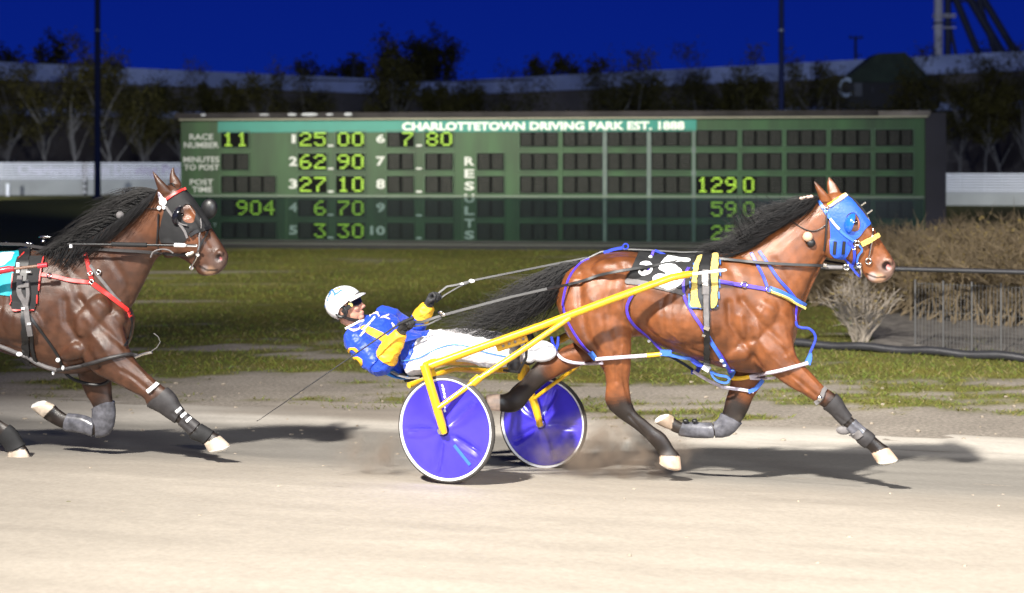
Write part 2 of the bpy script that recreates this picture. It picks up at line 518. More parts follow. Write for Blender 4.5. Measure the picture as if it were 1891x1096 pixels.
# ------------------------------------------------------------------ scoreboard
bA = W(330, 0, 43.5); bB = W(1746, 0, 40.9)
bu = Vector((bB.x - bA.x, bB.y - bA.y, 0)); bL = bu.length; bu.normalize(); bn = Vector((bu.y, -bu.x, 0))
if bn.y > 0: bn = -bn
bOrg = Vector((bA.x, bA.y, 0)); bcen = bOrg + bu * bL / 2
def bU(px):
    """metres along the board at picture column px"""
    d = np.array([(px - CX) / F, 1.0]); n = np.array([bn.x, bn.y]); p = np.array([bOrg.x, bOrg.y])
    t = (p @ n) / (d @ n); q = d * t - p
    return float(q @ np.array([bu.x, bu.y]))
def bZ(py, px=1000):
    D = (bOrg + bu * bU(px)).y
    return CH - (py - HY) / F * D
def BP(u, z, out): return bOrg + bu * u + bn * out + Vector((0, 0, z))
def bbox(mb, x0, x1, y0, y1, o0, o1):
    """block on the board from picture columns x and rows y; o0..o1 is how far it stands out"""
    u0, u1, z0, z1 = bU(x0), bU(x1), bZ(y1), bZ(y0)
    mb.hexa([BP(u0, z0, o0), BP(u1, z0, o0), BP(u1, z1, o0), BP(u0, z1, o0)], [BP(u0, z0, o1), BP(u1, z0, o1), BP(u1, z1, o1), BP(u0, z1, o1)])
board = thing('scoreboard', bcen, 'long green harness racing scoreboard with lit yellow digits on the infield', 'scoreboard')
m_green = node_mat('board_green', (.020, .078, .021), .5, var=.42, scale=1.0, bump=.08, bscale=8, stretch=(1.6, 1.6, .3))
m_teal = node_mat('board_teal', (.03, .29, .24), .5, var=.06, scale=2)
m_dark = node_mat('board_black', (.012, .013, .015), .6, var=.2, scale=3)
m_navy = node_mat('board_end', (.018, .017, .03), .6, var=.2, scale=1.2)
m_cap = node_mat('board_cap', (.035, .03, .033), .8, var=.5, scale=1.4)
m_trim = node_mat('board_trim', (.50, .48, .36), .45)
m_white = node_mat('board_lettering', (.78, .80, .78), .6)
m_grey = node_mat('board_grey_post', (.13, .18, .17), .5, var=.15, scale=3)
m_unlit = node_mat('unlit_dot', (.12, .125, .115), .5)
m_lit = node_mat('lit_dot', (.3, .5, .05), .5, emit=(.55, .95, .06), estr=.85)
m = MB(); bbox(m, 334, 1708, 218, 454, -.55, 0); m.build('cabinet', m_green, board, smooth=False)
m = MB(); bbox(m, 1708, 1746, 212, 456, -.6, .10); m.build('end_panel', m_navy, board, smooth=False)
m = MB(); bbox(m, 328, 1620, 207, 217.2, -.75, .22); m.build('roof_cap', m_cap, board, smooth=False)
m = MB(); bbox(m, 1620, 1716, 208.5, 217.2, -.75, .20); m.build('roof_cap', node_mat('cap_pale', (.22, .2, .19), .8, var=.3, scale=2), board, smooth=False)
m = MB(); bbox(m, 334, 1712, 217.2, 220.2, 0, .16); m.build('trim_rail', m_trim, board, smooth=False)
m = MB(); bbox(m, 403, 1286, 222.5, 243.5, 0.002, .03); m.build('header_panel', m_teal, board, smooth=False)
m = MB(); bbox(m, 326, 1750, 454.5, 472, -.7, .05); bbox(m, 326, 1750, 446, 450, .004, .14); bbox(m, 326, 1750, 456, 458.5, .05, .12); m.build('plinth', m_dark, board, smooth=False)
m = MB(); bbox(m, 326, 1750, 452, 454, .004, .17); m.build('trim_rail', node_mat('plinth_trim', (.10, .105, .10), .5), board, smooth=False)

def btext(txt, x0, x1, y0, y1, out, mat, name='lettering', bold=.02, parent=None):
    V, Fc = text_mesh(txt, bold)
    m = MB(); u0, u1, z0, z1 = bU(x0), bU(x1), bZ(y1), bZ(y0)
    m.v = [tuple(BP(u0 + (u1 - u0) * a, z0 + (z1 - z0) * b, out)) for a, b in V]; m.f = Fc
    return m.build(name, mat, parent or board, smooth=False)
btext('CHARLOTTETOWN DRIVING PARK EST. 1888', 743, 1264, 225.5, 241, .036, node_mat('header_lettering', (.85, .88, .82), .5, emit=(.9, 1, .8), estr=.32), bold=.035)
for t, x0, x1, y0, y1 in (('RACE', 350, 394, 246, 257), ('NUMBER', 340, 404, 261.5, 272.5), ('MINUTES', 339, 405, 289, 300), ('TO POST', 340, 405, 304, 314.5),
                          ('POST', 351, 394, 332, 342.5), ('TIME', 355, 392, 346, 356.5), ('T', 393, 401, 415, 422)):
    btext(t, x0, x1, y0, y1, .012, m_white, bold=.015)
ROWS = [(241.5, 271.5), (283, 314.5), (325.5, 357.5), (370, 401.5), (413, 444)]
for k in range(5):
    btext(str(k + 1), 534 if k else 539, 549 if k else 546, ROWS[k][0] + 6, ROWS[k][1] - 8, .012, m_white, bold=.03)
    btext(str(k + 6), 695 if k < 4 else 684, 711, ROWS[k][0] + 6, ROWS[k][1] - 8, .012, m_white, bold=.03)
for ch, y in zip('RESULTS', (290, 313, 336, 359, 382, 405, 427)):
    btext(ch, 858, 876, y, y + 16, .012, m_white, bold=.03)
m = MB()
for k in range(5):
    for x0, x1 in ((606, 616), (769, 779)):
        bbox(m, x0, x1, ROWS[k][1] - 4.5, ROWS[k][1] - 1, .004, .03)
m.build('decimal_mark', m_white, board, smooth=False)
DIG = {'0': '01110 10001 10001 10001 10001 10001 01110', '1': '00100 01100 00100 00100 00100 00100 01110', '2': '01110 10001 00001 00110 01000 10000 11111',
       '3': '11111 00010 00100 00010 00001 10001 01110', '4': '00010 00110 01010 10010 11111 00010 00010', '5': '11111 10000 11110 00001 00001 10001 01110',
       '6': '00110 01000 10000 11110 10001 10001 01110', '7': '11111 00001 00010 00100 01000 01000 01000', '8': '01110 10001 10001 01110 10001 10001 01110',
       '9': '01110 10001 10001 01111 00001 00010 01100', ' ': ' '.join(['00000'] * 7)}
m_back = node_mat('window_back', (.006, .0065, .007), .7, spec=.1)
def window(x0, x1, row, cells, txt):
    """one recessed display window with its flip dots"""
    y0, y1 = ROWS[row]
    m = MB(); bbox(m, x0, x1, y0, y1, .003, .008); w = m.build('display_window', m_back, board, smooth=False)
    m = MB(); t = 1.1
    q = [(x0 - 1.5, y0 - t), (x1 + 1.5, y0 - t), (x1 + 1.5, y1 + t), (x0 - 1.5, y1 + t), (x0 - .2, y0), (x1 + .2, y0), (x1 + .2, y1), (x0 - .2, y1)]
    m.v = [tuple(BP(bU(x), bZ(y), o_)) for o_ in (.003, .05) for x, y in q]
    for i in range(4):
        k_ = (i + 1) % 4; m.f += [(8 + i, 8 + k_, 12 + k_, 12 + i), (i, k_, 8 + k_, 8 + i), (4 + k_, 4 + i, 12 + i, 12 + k_)]
    m.build('window_frame', node_mat('window_frame', (.06, .14, .07), .4) if 'window_frame' not in bpy.data.materials else bpy.data.materials['window_frame'], w, smooth=False)
    off, on = MB(), MB(); cw = (x1 - x0) / cells; txt = txt.rjust(cells)
    for c in range(cells):
        rows = DIG[txt[c]].split(); lit = txt[c] != ' '
        cx0 = x0 + c * cw + cw * .12; dw = cw * .78 / 5; dh = (y1 - y0 - 4) / 7
        for j in range(7):
            for i in range(5):
                xx = cx0 + i * dw; yy = y0 + 2 + j * dh
                if rows[j][i] == '1': bbox(on, xx - dw * .06, xx + dw * 1.06, yy + dh * .2, yy + dh * .72, .0085, .016)
                elif not lit: bbox(off, xx, xx + dw * .96, yy + dh * .36, yy + dh * .58, .0085, .014)
    if off.v: off.build('unlit_dots', m_unlit, w, smooth=False)
    if on.v: on.build('lit_digits', m_lit, w, smooth=False)
for r_, (n_, t_) in enumerate(((2, '11'), (2, ''), (4, ''), (4, '904'), (4, ''))):
    window(409, 460 if n_ == 2 else 510, r_, n_, t_)
for r_, (a_, b_, c_, d_) in enumerate((('25', '00', '7', '80'), ('62', '90', '', ''), ('27', '10', '', ''), ('6', '70', '', ''), ('3', '30', '', ''))):
    window(551, 604, r_, 2, a_); window(621, 674, r_, 2, b_); window(715, 765, r_, 2, c_); window(785, 837, r_, 2, d_)
    if r_: window(881, 931, r_, 2, '')
MUL = [957, 1035, 1117, 1198.5, 1281, 1366, 1448, 1530, 1612, 1690]
for r_ in range(5):
    for k in range(9):
        t_ = ''
        if k == 4: t_ = {2: '129', 3: ' 59', 4: ' 25'}.get(r_, '')
        if k == 5: t_ = {2: '0  ', 3: '0  ', 4: '0  '}.get(r_, '')
        window(MUL[k] + (4 if k else 3), MUL[k + 1] - 4, r_, 3, t_)
for k in range(1, 9):
    m = MB(); bbox(m, MUL[k] - 4, MUL[k] + 4, 243.8, 445.5, .01, .055 if k in (2, 3) else .03); m.build('mullion', m_grey if k in (2, 3, 4) else m_green, board, smooth=False)
m = MB(); bbox(m, 336, 1706, 361.5, 365, .06, .10); m.build('glass_rail', node_mat('glass_rail', (.16, .22, .17), .45), board, smooth=False)
# lower half behind sliding panes
gmat = bpy.data.materials.new('board_glass'); gmat.use_nodes = True; t = gmat.node_tree; t.nodes.clear()
o_ = t.nodes.new('ShaderNodeOutputMaterial'); a_ = t.nodes.new('ShaderNodeBsdfTransparent'); a_.inputs[0].default_value = (.66, .72, .72, 1)
b_ = t.nodes.new('ShaderNodeBsdfGlossy'); b_.inputs['Roughness'].default_value = .22; b_.inputs[0].default_value = (.8, .85, .9, 1)
x_ = t.nodes.new('ShaderNodeMixShader'); x_.inputs[0].default_value = .022
t.links.new(a_.outputs[0], x_.inputs[1]); t.links.new(b_.outputs[0], x_.inputs[2]); t.links.new(x_.outputs[0], o_.inputs[0])
for x0, x1 in ((337, 529), (530, 854), (855, 1116), (1117, 1365), (1366, 1705)):
    m = MB(); bbox(m, x0, x1, 366, 445.5, .075, .081); m.build('glass_pane', gmat, board, smooth=False)
# droppings and litter lying along the roof edge
m = MB()
for x, w_, h_ in ((380, 11, 5), (492, 20, 3.5), (543, 18, 5), (575, 32, 6), (612, 14, 4), (646, 16, 6)):
    c = BP(bU(x), bZ(210.5), .225); m.ellipsoid(c, bu * (w_ * .0155 * .5), bn * .012, Vector((0, 0, h_ * .0155 * .5)), 12, 8)
m.build('white_patch', node_mat('patch_white', (.6, .62, .68), .8), board)

# ------------------------------------------------------------------ light poles, fences
m_pole = node_mat('pole_navy', (.008, .011, .035), .8, spec=.1)
def light_pole(px, D, w, top, label, base_py):
    b = W(px, 0, D); b.z = 0
    o = thing('light_pole', b, label, 'pole', 'light poles of the infield')
    m = MB(); m.tube([b, b + Vector((0, 0, top * .5)), b + Vector((0, 0, top))], [w, w * .9, w * .75], 12); m.build('shaft', m_pole, o)
    m = MB(); m.tube([b, b + Vector((0, 0, .25))], w * 1.7, 12); m.build('base', m_pole, o)
    m = MB(); z = W(px, 58, D).z; m.tube([b + Vector((0, 0, z)), b + Vector((0, 0, z + .1))], w * 1.1, 12); m.build('collar', node_mat('collar', (.1, .11, .14), .4), o)
light_pole(180, 118, .26, 22, 'tall navy light pole on the left rising past the white rail', 360)
light_pole(1443, 92, .19, 22, 'tall navy light pole behind the right half of the scoreboard', 360)

m_rail = node_mat('rail_white', (.80, .82, .85), .5, var=.06, scale=.5)
m_base = node_mat('base_board', (.36, .37, .35), .8, var=.12, scale=.5)
m_rpost = node_mat('rail_post', (.35, .36, .37), .6)
def slat_fence(P0, P1, z0, z1, n, label):
    """white rail of stacked slats between two ground points"""
    P0, P1 = Vector(P0), Vector(P1); d = (P1 - P0); L = d.length; d.normalize(); nn = Vector((d.y, -d.x, 0))
    if nn.y > 0: nn = -nn
    o = thing('rail_fence', P0, label, 'fence', 'white slatted rails along the far stretch')
    m = MB(); st = (z1 - z0) / n
    for k in range(n):
        a, b = z0 + k * st + st * .2, z0 + (k + 1) * st - st * .2
        m.hexa([P0 + Vector((0, 0, a)), P1 + Vector((0, 0, a)), P1 + Vector((0, 0, b)), P0 + Vector((0, 0, b))],
               [P0 + nn * .06 + Vector((0, 0, a)), P1 + nn * .06 + Vector((0, 0, a)), P1 + nn * .06 + Vector((0, 0, b)), P0 + nn * .06 + Vector((0, 0, b))])
    m.build('slat_panel', m_rail, o, smooth=False)
    m = MB(); m.hexa([P0 + nn * -.2, P1 + nn * -.2, P1 + nn * -.2 + Vector((0, 0, z0 - .12)), P0 + nn * -.2 + Vector((0, 0, z0 - .12))], [P0 + nn * -.14, P1 + nn * -.14, P1 + nn * -.14 + Vector((0, 0, z0 - .12)), P0 + nn * -.14 + Vector((0, 0, z0 - .12))])
    m.build('base_board', m_base, o, smooth=False)
    m = MB(); m.hexa([P0 + nn * -.2 + Vector((0, 0, z0 - .12)), P1 + nn * -.2 + Vector((0, 0, z0 - .12)), P1 + nn * -.2 + Vector((0, 0, z0 + .02)), P0 + nn * -.2 + Vector((0, 0, z0 + .02))], [P0 + nn * -.15 + Vector((0, 0, z0 - .12)), P1 + nn * -.15 + Vector((0, 0, z0 - .12)), P1 + nn * -.15 + Vector((0, 0, z0 + .02)), P0 + nn * -.15 + Vector((0, 0, z0 + .02))])
    m.build('base_cap', m_rpost, o, smooth=False)
    k = 0
    while k * 7.5 < L:
        p = P0 + d * (k * 7.5) - nn * .1
        m = MB(); m.box((p.x - .06, p.y - .06, 0), (p.x + .06, p.y + .06, z1 - .05)); m.build('post', m_rpost, o, smooth=False); k += 1
    return o, d, nn
FL0, FL1 = W(-160, 0, 132), W(340, 0, 139); FL0.z = FL1.z = 0
fl, fd, fn = slat_fence(FL0, FL1, CH + (HY - 331) / F * 136, CH + (HY - 300) / F * 136, 7, 'white slatted rail with faded purple lettering left of the scoreboard')
V, Fc = text_mesh('Charlottetown Driving Park', .01)
m = MB(); A = W(33, 0, 134.7); B = W(348, 0, 139.1); A.z = B.z = 0
za, zb = CH + (HY - 328.5) / F * 136, CH + (HY - 304.5) / F * 136
m.v = [tuple(A + (B - A) * a + fn * .075 + Vector((0, 0, za + (zb - za) * b))) for a, b in V]; m.f = Fc
m.build('lettering', node_mat('faded_purple', (.42, .36, .50), .6), fl, smooth=False)
FR0, FR1 = W(1735, 0, 96), W(2050, 0, 94); FR0.z = FR1.z = 0
slat_fence(FR0, FR1, CH + (HY - 354.5) / F * 95.5, CH + (HY - 320) / F * 95.5, 7, 'white slatted rail right of the scoreboard dark end')
# distance post beside the left pole
b = W(157, 0, 131); b.z = 0
o = thing('distance_post', b, 'short black and white banded post under the left rail', 'post')
for k in range(6):
    m = MB(); m.box((b.x - .14, b.y - .14, k * .25), (b.x + .14, b.y + .14, k * .25 + .25)); m.build('band', m_dark if k % 2 == 0 else m_rpost, o, smooth=False)
b = W(15, 0, 131); b.z = 0
o = thing('marker_post', b, 'short pale marker post at the left under the rail', 'post')
m = MB(); m.box((b.x - .13, b.y - .13, 0), (b.x + .13, b.y + .13, 1.0)); m.build('post', m_rail, o, smooth=False)
m = MB(); m.box((b.x - .16, b.y - .16, 1.0), (b.x + .16, b.y + .16, 1.1)); m.build('cap', m_rail, o, smooth=False)

# ------------------------------------------------------------------ long building behind the trees
PTS = [(-140, 158), (805, 199), (2040, 143)]
bp_ = [W(x, 0, d) for x, d in PTS]
for p in bp_: p.z = 0
bl = thing('shopping_building', bp_[1], 'long low dark building with two pale roof bands behind the trees', 'building')
m_wall = node_mat('dark_wall', (.10, .088, .082), .9, var=.35, scale=.12)
m_band = node_mat('roof_band', (.30, .36, .56), .7, var=.25, scale=.25)
def wing(z0, z1, out, name, mat, th=6.0):
    m = MB()
    for a, b in ((bp_[0], bp_[1]), (bp_[1], bp_[2])):
        d = (b - a).normalized(); n = Vector((d.y, -d.x, 0)); n = -n if n.y > 0 else n
        m.hexa([a + Vector((0, 0, z0)) - n * th, b + Vector((0, 0, z0)) - n * th, b + Vector((0, 0, z1)) - n * th, a + Vector((0, 0, z1)) - n * th],
               [a + n * out + Vector((0, 0, z0)), b + n * out + Vector((0, 0, z0)), b + n * out + Vector((0, 0, z1)), a + n * out + Vector((0, 0, z1))])
    m.build(name, mat, bl, smooth=False)
wing(0, 13.0, 0, 'wall', m_wall); wing(12.4, 14.35, .5, 'roof_fascia', m_band, 6.4); wing(8.55, 9.35, .4, 'lower_fascia', m_band, -.002)
b = W(158, 0, 174); m = MB(); m.box((b.x - 3.2, 173, 14.3), (b.x + 3.4, 176, 15.0)); m.build('roof_unit', m_wall, bl, smooth=False)
# store sign under a gable on the right wing
s0 = W(1640, 0, 155); s0.z = 0
sg = thing('store_sign', s0, 'dark gabled store front sign with a large pale letter C on the building', 'sign')
m_gable = node_mat('gable_green', (.022, .034, .02), .85, var=.3, scale=.8)
def S(px, py, D): return W(px, py, D)
m = MB(); a = [S(1555, 152, 154), S(1725, 152, 153), S(1672, 97, 153.5), S(1622, 99, 153.7)]; c = [p + Vector((0, 4, 0)) for p in a]; m.hexa(c, a); m.build('gable', m_gable, sg, smooth=False)
m = MB(); a = [S(1538, 200, 154.2), S(1736, 200, 153.2), S(1736, 140, 153.2), S(1538, 140, 154.2)]; c = [p + Vector((0, 3, 0)) for p in a]; m.hexa(c, a); m.build('sign_board', node_mat('sign_dark', (.02, .019, .02), .8), sg, smooth=False)
m_slet = node_mat('sign_letter', (.34, .42, .52), .6)
V, Fc = text_mesh('C', .02)
m = MB(); A, B, T = S(1548, 180, 153.9), S(1572, 180, 153.8), S(1548, 143, 153.9); m.v = [tuple(A + (B - A) * x + (T - A) * y) for x, y in V]; m.f = Fc; m.build('letter', m_slet, sg, smooth=False)
m_slet2 = node_mat('sign_letter_dim', (.075, .08, .09), .7)
for x0, x1 in ((1578, 1592), (1605, 1617), (1634, 1650), (1668, 1676), (1697, 1714), (1722, 1727)):
    m = MB(); A, B, T = S(x0, 178, 153.9), S(x1, 178, 153.8), S(x0, 154, 153.9)
    m.add([A, B, B + (T - A), T], [(0, 1, 2, 3)]); m.add([A + (B - A) * .3 + (T - A) * .3 + Vector((0, -.02, 0)), A + (B - A) * .6 + (T - A) * .3 + Vector((0, -.02, 0)), A + (B - A) * .6 + (T - A) * .7 + Vector((0, -.02, 0)), A + (B - A) * .3 + (T - A) * .7 + Vector((0, -.02, 0))], [(0, 1, 2, 3)])
    m.build('worn_letter', m_slet2, sg, smooth=False)
# mast and leaning struts on the right
m_mast = node_mat('mast_pale', (.55, .53, .52), .6, var=.15, scale=1)
m_strut = node_mat('strut_dark', (.03, .035, .06), .7)
b = W(1733, 0, 165); b.z = 0
ms = thing('roof_mast', b, 'pale pipe mast with clamp rings rising beside the gabled sign', 'mast')
zt = W(0, -60, 165).z
m = MB(); m.tube([b, b + Vector((0, 0, zt))], .5, 14); m.build('pipe', m_mast, ms)
m = MB(); b2 = b + Vector((1.15, .3, 0)); m.tube([b2, b2 + Vector((0, 0, zt))], .38, 10); m.tube([b2 + Vector((1.0, 0, W(0, 108, 165).z)), b2 + Vector((.3, 0, W(0, 52, 165).z))], .2, 8); m.build('ladder_leg', m_strut, ms)
for py in (29, 33, 45, 53):
    m = MB(); z = W(0, py, 165).z; m.tube([b + Vector((0, 0, z)), b + Vector((0, 0, z + .18))], .66, 14); m.box((b.x + .4, b.y - .25, z), (b.x + 1.9, b.y + .2, z + .16)); m.build('clamp', m_mast if py != 45 else m_strut, ms, smooth=False)
m = MB(); m.box((b.x - 1.2, b.y - 1, W(0, 112, 165).z), (b.x + 3.0, b.y + 1, W(0, 104, 165).z)); m.build('foot_block', m_strut, ms, smooth=False)
st = thing('leaning_struts', W(1800, 300, 170), 'group of dark slanting legs of a tower at the right edge', 'tower')
for x0, x1, w_ in ((1762, 1812, .42), (1788, 1858, .5), (1812, 1884, .42), (1806, 1840, .3)):
    m = MB(); m.tube([W(2 * x0 - x1, -120, 170), W(x0, -8, 170), W(x1, 112, 170), W(x1 + (x1 - x0) * 1.67, 322, 170)], w_, 8); m.build('leg', m_strut, st)
m = MB(); m.tube([W(1748, 2, 170), W(1790, 2, 170)], .16, 8); m.build('crossbar', m_strut, st)
def utility_pole(px, top, D, w, label):
    b = W(px, 0, D); b.z = 0; zt = W(0, top, D).z
    o = thing('utility_pole', b, label, 'pole', 'utility poles behind the building')
    m = MB(); m.tube([b, b + Vector((0, 0, zt))], [w, w * .7], 10); m.build('shaft', m_strut, o)
    m = MB(); m.box((b.x - 1.05, b.y - .1, zt - .15), (b.x + 1.15, b.y + .1, zt + .12)); m.build('crossarm', m_strut, o, smooth=False)
    for k in (-.8, 0, .9):
        m = MB(); m.tube([b + Vector((k, 0, zt + .1)), b + Vector((k, 0, zt + .38))], .1, 8); m.build('insulator', m_strut, o)
    m = MB(); m.box((b.x + .2, b.y - .12, zt - 2.9), (b.x + .95, b.y + .1, zt - 2.7)); m.build('bracket', m_strut, o, smooth=False)
utility_pole(653, 101, 230, .42, 'utility pole with a crossarm above the roof at centre left')
utility_pole(1580, 70, 230, .30, 'utility pole with a crossarm above the roof by the gabled sign')
# slack overhead cable in front of the roof
m = MB(); m.tube([W(556 + k * 21.5, 148 + 3.2 * math.sin(math.pi * k / 20), 150) for k in range(21)], .09, 6)
o = m.build('overhead_cable', m_strut, loc=W(556, 148, 150)); tag(o, 'black overhead cable sagging in front of the pale roof band', 'cable')

# ------------------------------------------------------------------ trees
m_bark = node_mat('pale_bark', (.12, .115, .11), .9, var=.35, scale=3)
m_twig = node_mat('twig_brown', (.05, .042, .034), .95)
m_leafm = node_mat('young_leaf', rough=.8, spec=.2, attr='Col')
def make_tree(seed, H, spread, nb, nleaf, dense=1.0):
    """trunk mesh and crown mesh data, base at the origin"""
    r = random.Random(seed); tr = MB(); tw = MB(); tips = []
    def branch(p, d, L, rad, depth, mb):
        n = 6; pts = [Vector(p)]; q = Vector(p); dd = Vector(d).normalized()
        for i in range(n):
            dd = (dd + Vector((r.uniform(-.18, .18), r.uniform(-.18, .18), r.uniform(-.06, .14)))).normalized(); q = q + dd * (L / n); pts.append(q.copy())
        mb.tube(pts, [rad * (1 - .75 * i / n) for i in range(n + 1)], 6 if depth < 2 else 3, False)
        if depth < 3:
            k = (nb if depth == 0 else (4 if depth == 1 else 4))
            for _ in range(k):
                t = r.uniform(.3, 1.0); j = min(n - 1, int(t * n)); o = pts[j].lerp(pts[j + 1], t * n - j if t < 1 else 1)
                a = r.uniform(0, 6.28); up = r.uniform(.35, 1.0)
                nd = (dd * .5 + Vector((math.cos(a) * spread, math.sin(a) * spread, up))).normalized()
                branch(o, nd, L * r.uniform(.38, .62), rad * (.5 - .32 * t * .5), depth + 1, mb if depth < 0 else (tr if depth == 0 else tw))
        else:
            tips.extend(pts[2:])
    ns = r.choice((1, 1, 2))
    for _ in range(ns):
        branch((r.uniform(-.3, .3), r.uniform(-.3, .3), -.1), (r.uniform(-.18, .18) * ns, r.uniform(-.18, .18) * ns, 1), H * .72, H * .017, 0, tr)
    lf = MB(); lc = []
    if tips:
        for _ in range(nleaf):
            p = r.choice(tips) + Vector((r.gauss(0, .4), r.gauss(0, .4), r.gauss(0, .35))); s = r.uniform(.06, .16) * dense
            a = Vector((r.gauss(0, 1), r.gauss(0, 1), r.gauss(0, 1))).normalized() * s; b = a.orthogonal().normalized() * s * .7
            lf.add([p - a, p + b, p + a, p - b], [(0, 1, 2, 3)])
            g = r.random(); lc += [(.036 + .03 * g, .031 + .028 * g, .010)] * 4
    return tr, tw, lf, lc
protos = []
for i, (sd, H, spd, nb, nl, dn) in enumerate(((11, 12, .8, 10, 3000, 1.1), (12, 13, .9, 9, 4200, 1.2), (13, 11, .8, 9, 3000, 1.1), (14, 14, .7, 10, 6500, 1.8), (15, 11, 1.0, 9, 2000, 1.0), (16, 12.5, .85, 10, 5600, 1.6))):
    tr, tw, lf, lc = make_tree(sd, H, spd, nb, nl, dn)
    o = thing('bare_tree', (0, 0, 0), 'x', 'tree', 'bare spring trees in front of the building')
    t_ = tr.build('trunk', m_bark, o); c_ = tw.build('crown', m_twig, o); l_ = lf.build('foliage', m_leafm, c_, smooth=False)
    set_colors(l_.data, np.array(lc)[:len(l_.data.vertices)])
    protos.append(o)
TREES = [ # px, D, prototype, scale, label
 (14, 146, 0, 1.0, 'bare tree with thin pale trunk nearest the left edge'), (48, 150, 4, 1.05, 'bare tree with several grey stems near the left edge'), (85, 141, 2, 1.0, 'low bare tree between the left edge and the forked pale tree'),
 (136, 139, 1, .98, 'bare tree with thick pale trunk left of the left light pole'), (222, 138, 0, 1.02, 'forked pale tree with upright trunk just right of the left light pole'), (285, 143, 4, .9, 'leaning bare tree beside the left end of the scoreboard'),
 (30, 196, 3, 1.25, 'tall dark tree rising above the roof at far left'), (350, 150, 2, 1.0, 'yellowish tree behind the left corner of the scoreboard'), (420, 152, 5, .82, 'bushy olive tree above the teal header panel start'),
 (500, 150, 0, .95, 'thin olive tree above the first column of digits'), (560, 158, 1, .85, 'thin bare tree left of the white forked trunk behind the board'), (622, 147, 4, 1.12, 'bare tree with bent white trunk behind the scoreboard'),
 (615, 236, 5, 1.45, 'round dark tree above the roof left of the utility pole'), (690, 148, 2, 1.15, 'white stemmed tree just right of the first utility pole'), (722, 212, 3, 1.42, 'large dark crown above the roof right of the utility pole'),
 (775, 214, 5, 1.52, 'second dark crown above the roof, touching the large one'), (742, 150, 0, 1.05, 'bare tree with pale patches below the large dark crown'), (830, 153, 5, .8, 'olive tree above the word of the header'),
 (905, 155, 2, 1.0, 'thin olive tree above the middle of the scoreboard'), (975, 152, 4, 1.0, 'sparse tree right of the middle of the scoreboard'), (1040, 196, 5, 1.25, 'dark crown just breaking the roofline at centre right'),
 (1085, 150, 0, 1.0, 'bare tree behind the header date'), (1150, 153, 1, .95, 'bare tree left of the double white trunk'), (1212, 148, 4, 1.16, 'tall bare tree with white trunk reaching above the roof'),
 (1290, 152, 1, 1.0, 'broad bare tree reaching above the roof left of the right light pole'), (1370, 150, 5, .82, 'olive tree left of the right light pole'), (1420, 147, 2, 1.1, 'thin tree close left of the right light pole'), (1490, 148, 0, 1.0, 'bare tree right of the right light pole'),
 (1600, 142, 4, 1.02, 'bare tree covering the middle of the store sign'), (1690, 140, 1, .9, 'bare tree covering the right end of the store sign'), (1765, 136, 2, .98, 'yellowish tree right of the scoreboard end'), (1815, 134, 5, .74, 'olive bushy tree above the right rail'),
 (1858, 136, 0, .98, 'bare tree near the right edge above the rail'), (1895, 133, 1, .9, 'bare tree cut by the right edge'), (1830, 176, 3, 1.08, 'dark tree in front of the leaning struts'), (255, 152, 5, .8, 'bushy olive tree behind the forked pale tree')]
used = set()
for px, D, k, sc, lab in TREES:
    o = protos[k] if k not in used else copy_tree(protos[k]); used.add(k)
    p = W(px, 0, D); o.location = (p.x, p.y, 0); o.rotation_euler = (0, 0, rng.uniform(0, 6.28)); o.scale = (sc, sc, sc); o['label'] = lab

# ------------------------------------------------------------------ shrubs, pipe and rail at the right
m_stem = node_mat('shrub_stem', (.29, .25, .205), .9, var=.25, scale=12)
m_brush = node_mat('brush_twig', (.195, .148, .088), .95, var=.3, scale=5)
def make_shrub(seed, H, Wd, ns, nt, pale, foot=.05):
    r = random.Random(seed); st, tw = MB(), MB(); lf = MB(); lc = []
    ends = []
    for i in range(ns):
        a = r.uniform(0, 6.28); out = r.uniform(.15, 1) * Wd; h = H * r.uniform(.65, 1.0) * (1 - .25 * (out / Wd)); p0 = Vector((r.gauss(0, foot), r.gauss(0, foot), -.03))
        p3 = Vector((math.cos(a) * out, math.sin(a) * out * .7, h)); mid = Vector((p3.x * .42 + p0.x * .4, p3.y * .42 + p0.y * .4, h * .5)) + Vector((r.gauss(0, .05), r.gauss(0, .05), 0))
        pts = [p0 * (1 - t) ** 2 + mid * 2 * t * (1 - t) + p3 * t * t + Vector((r.gauss(0, .012), r.gauss(0, .012), 0)) * (t > 0) for t in [k / 8 for k in range(9)]]
        st.tube(pts, [.016 * (1 - .8 * k / 8) + .002 for k in range(9)], 5, False); ends += pts[3:]
    for i in range(nt):
        p = r.choice(ends); d = Vector((p.x * .9 + r.gauss(0, .5), p.y * .9 + r.gauss(0, .5), r.uniform(.1, .9))).normalized(); L = r.uniform(.12, .42) * H * .6
        q1 = p + d * L * .5 + Vector((r.gauss(0, .02), r.gauss(0, .02), r.gauss(0, .02))); tw.tube([p, q1, q1 + (d + Vector((r.gauss(0, .3), r.gauss(0, .3), r.gauss(0, .2)))) * L * .5], [.005, .0035, .0015], 3, False)
        if r.random() < .7:
            s = r.uniform(.008, .02); a = Vector((r.gauss(0, 1), r.gauss(0, 1), r.gauss(0, 1))).normalized() * s; b = a.orthogonal().normalized() * s; lf.add([q1 - a, q1 + b, q1 + a, q1 - b], [(0, 1, 2, 3)])
            g = r.random(); lc += [(.21 + .10 * g, .16 + .07 * g, .065)] * 4
    o = thing('twiggy_shrub', (0, 0, 0), 'x', 'shrub')
    st.build('stems', m_stem if pale else m_brush, o); t_ = tw.build('twigs', m_stem if pale else m_brush, o)
    l_ = lf.build('buds', m_leafm, t_, smooth=False); set_colors(l_.data, np.array(lc)[:len(l_.data.vertices)])
    return o
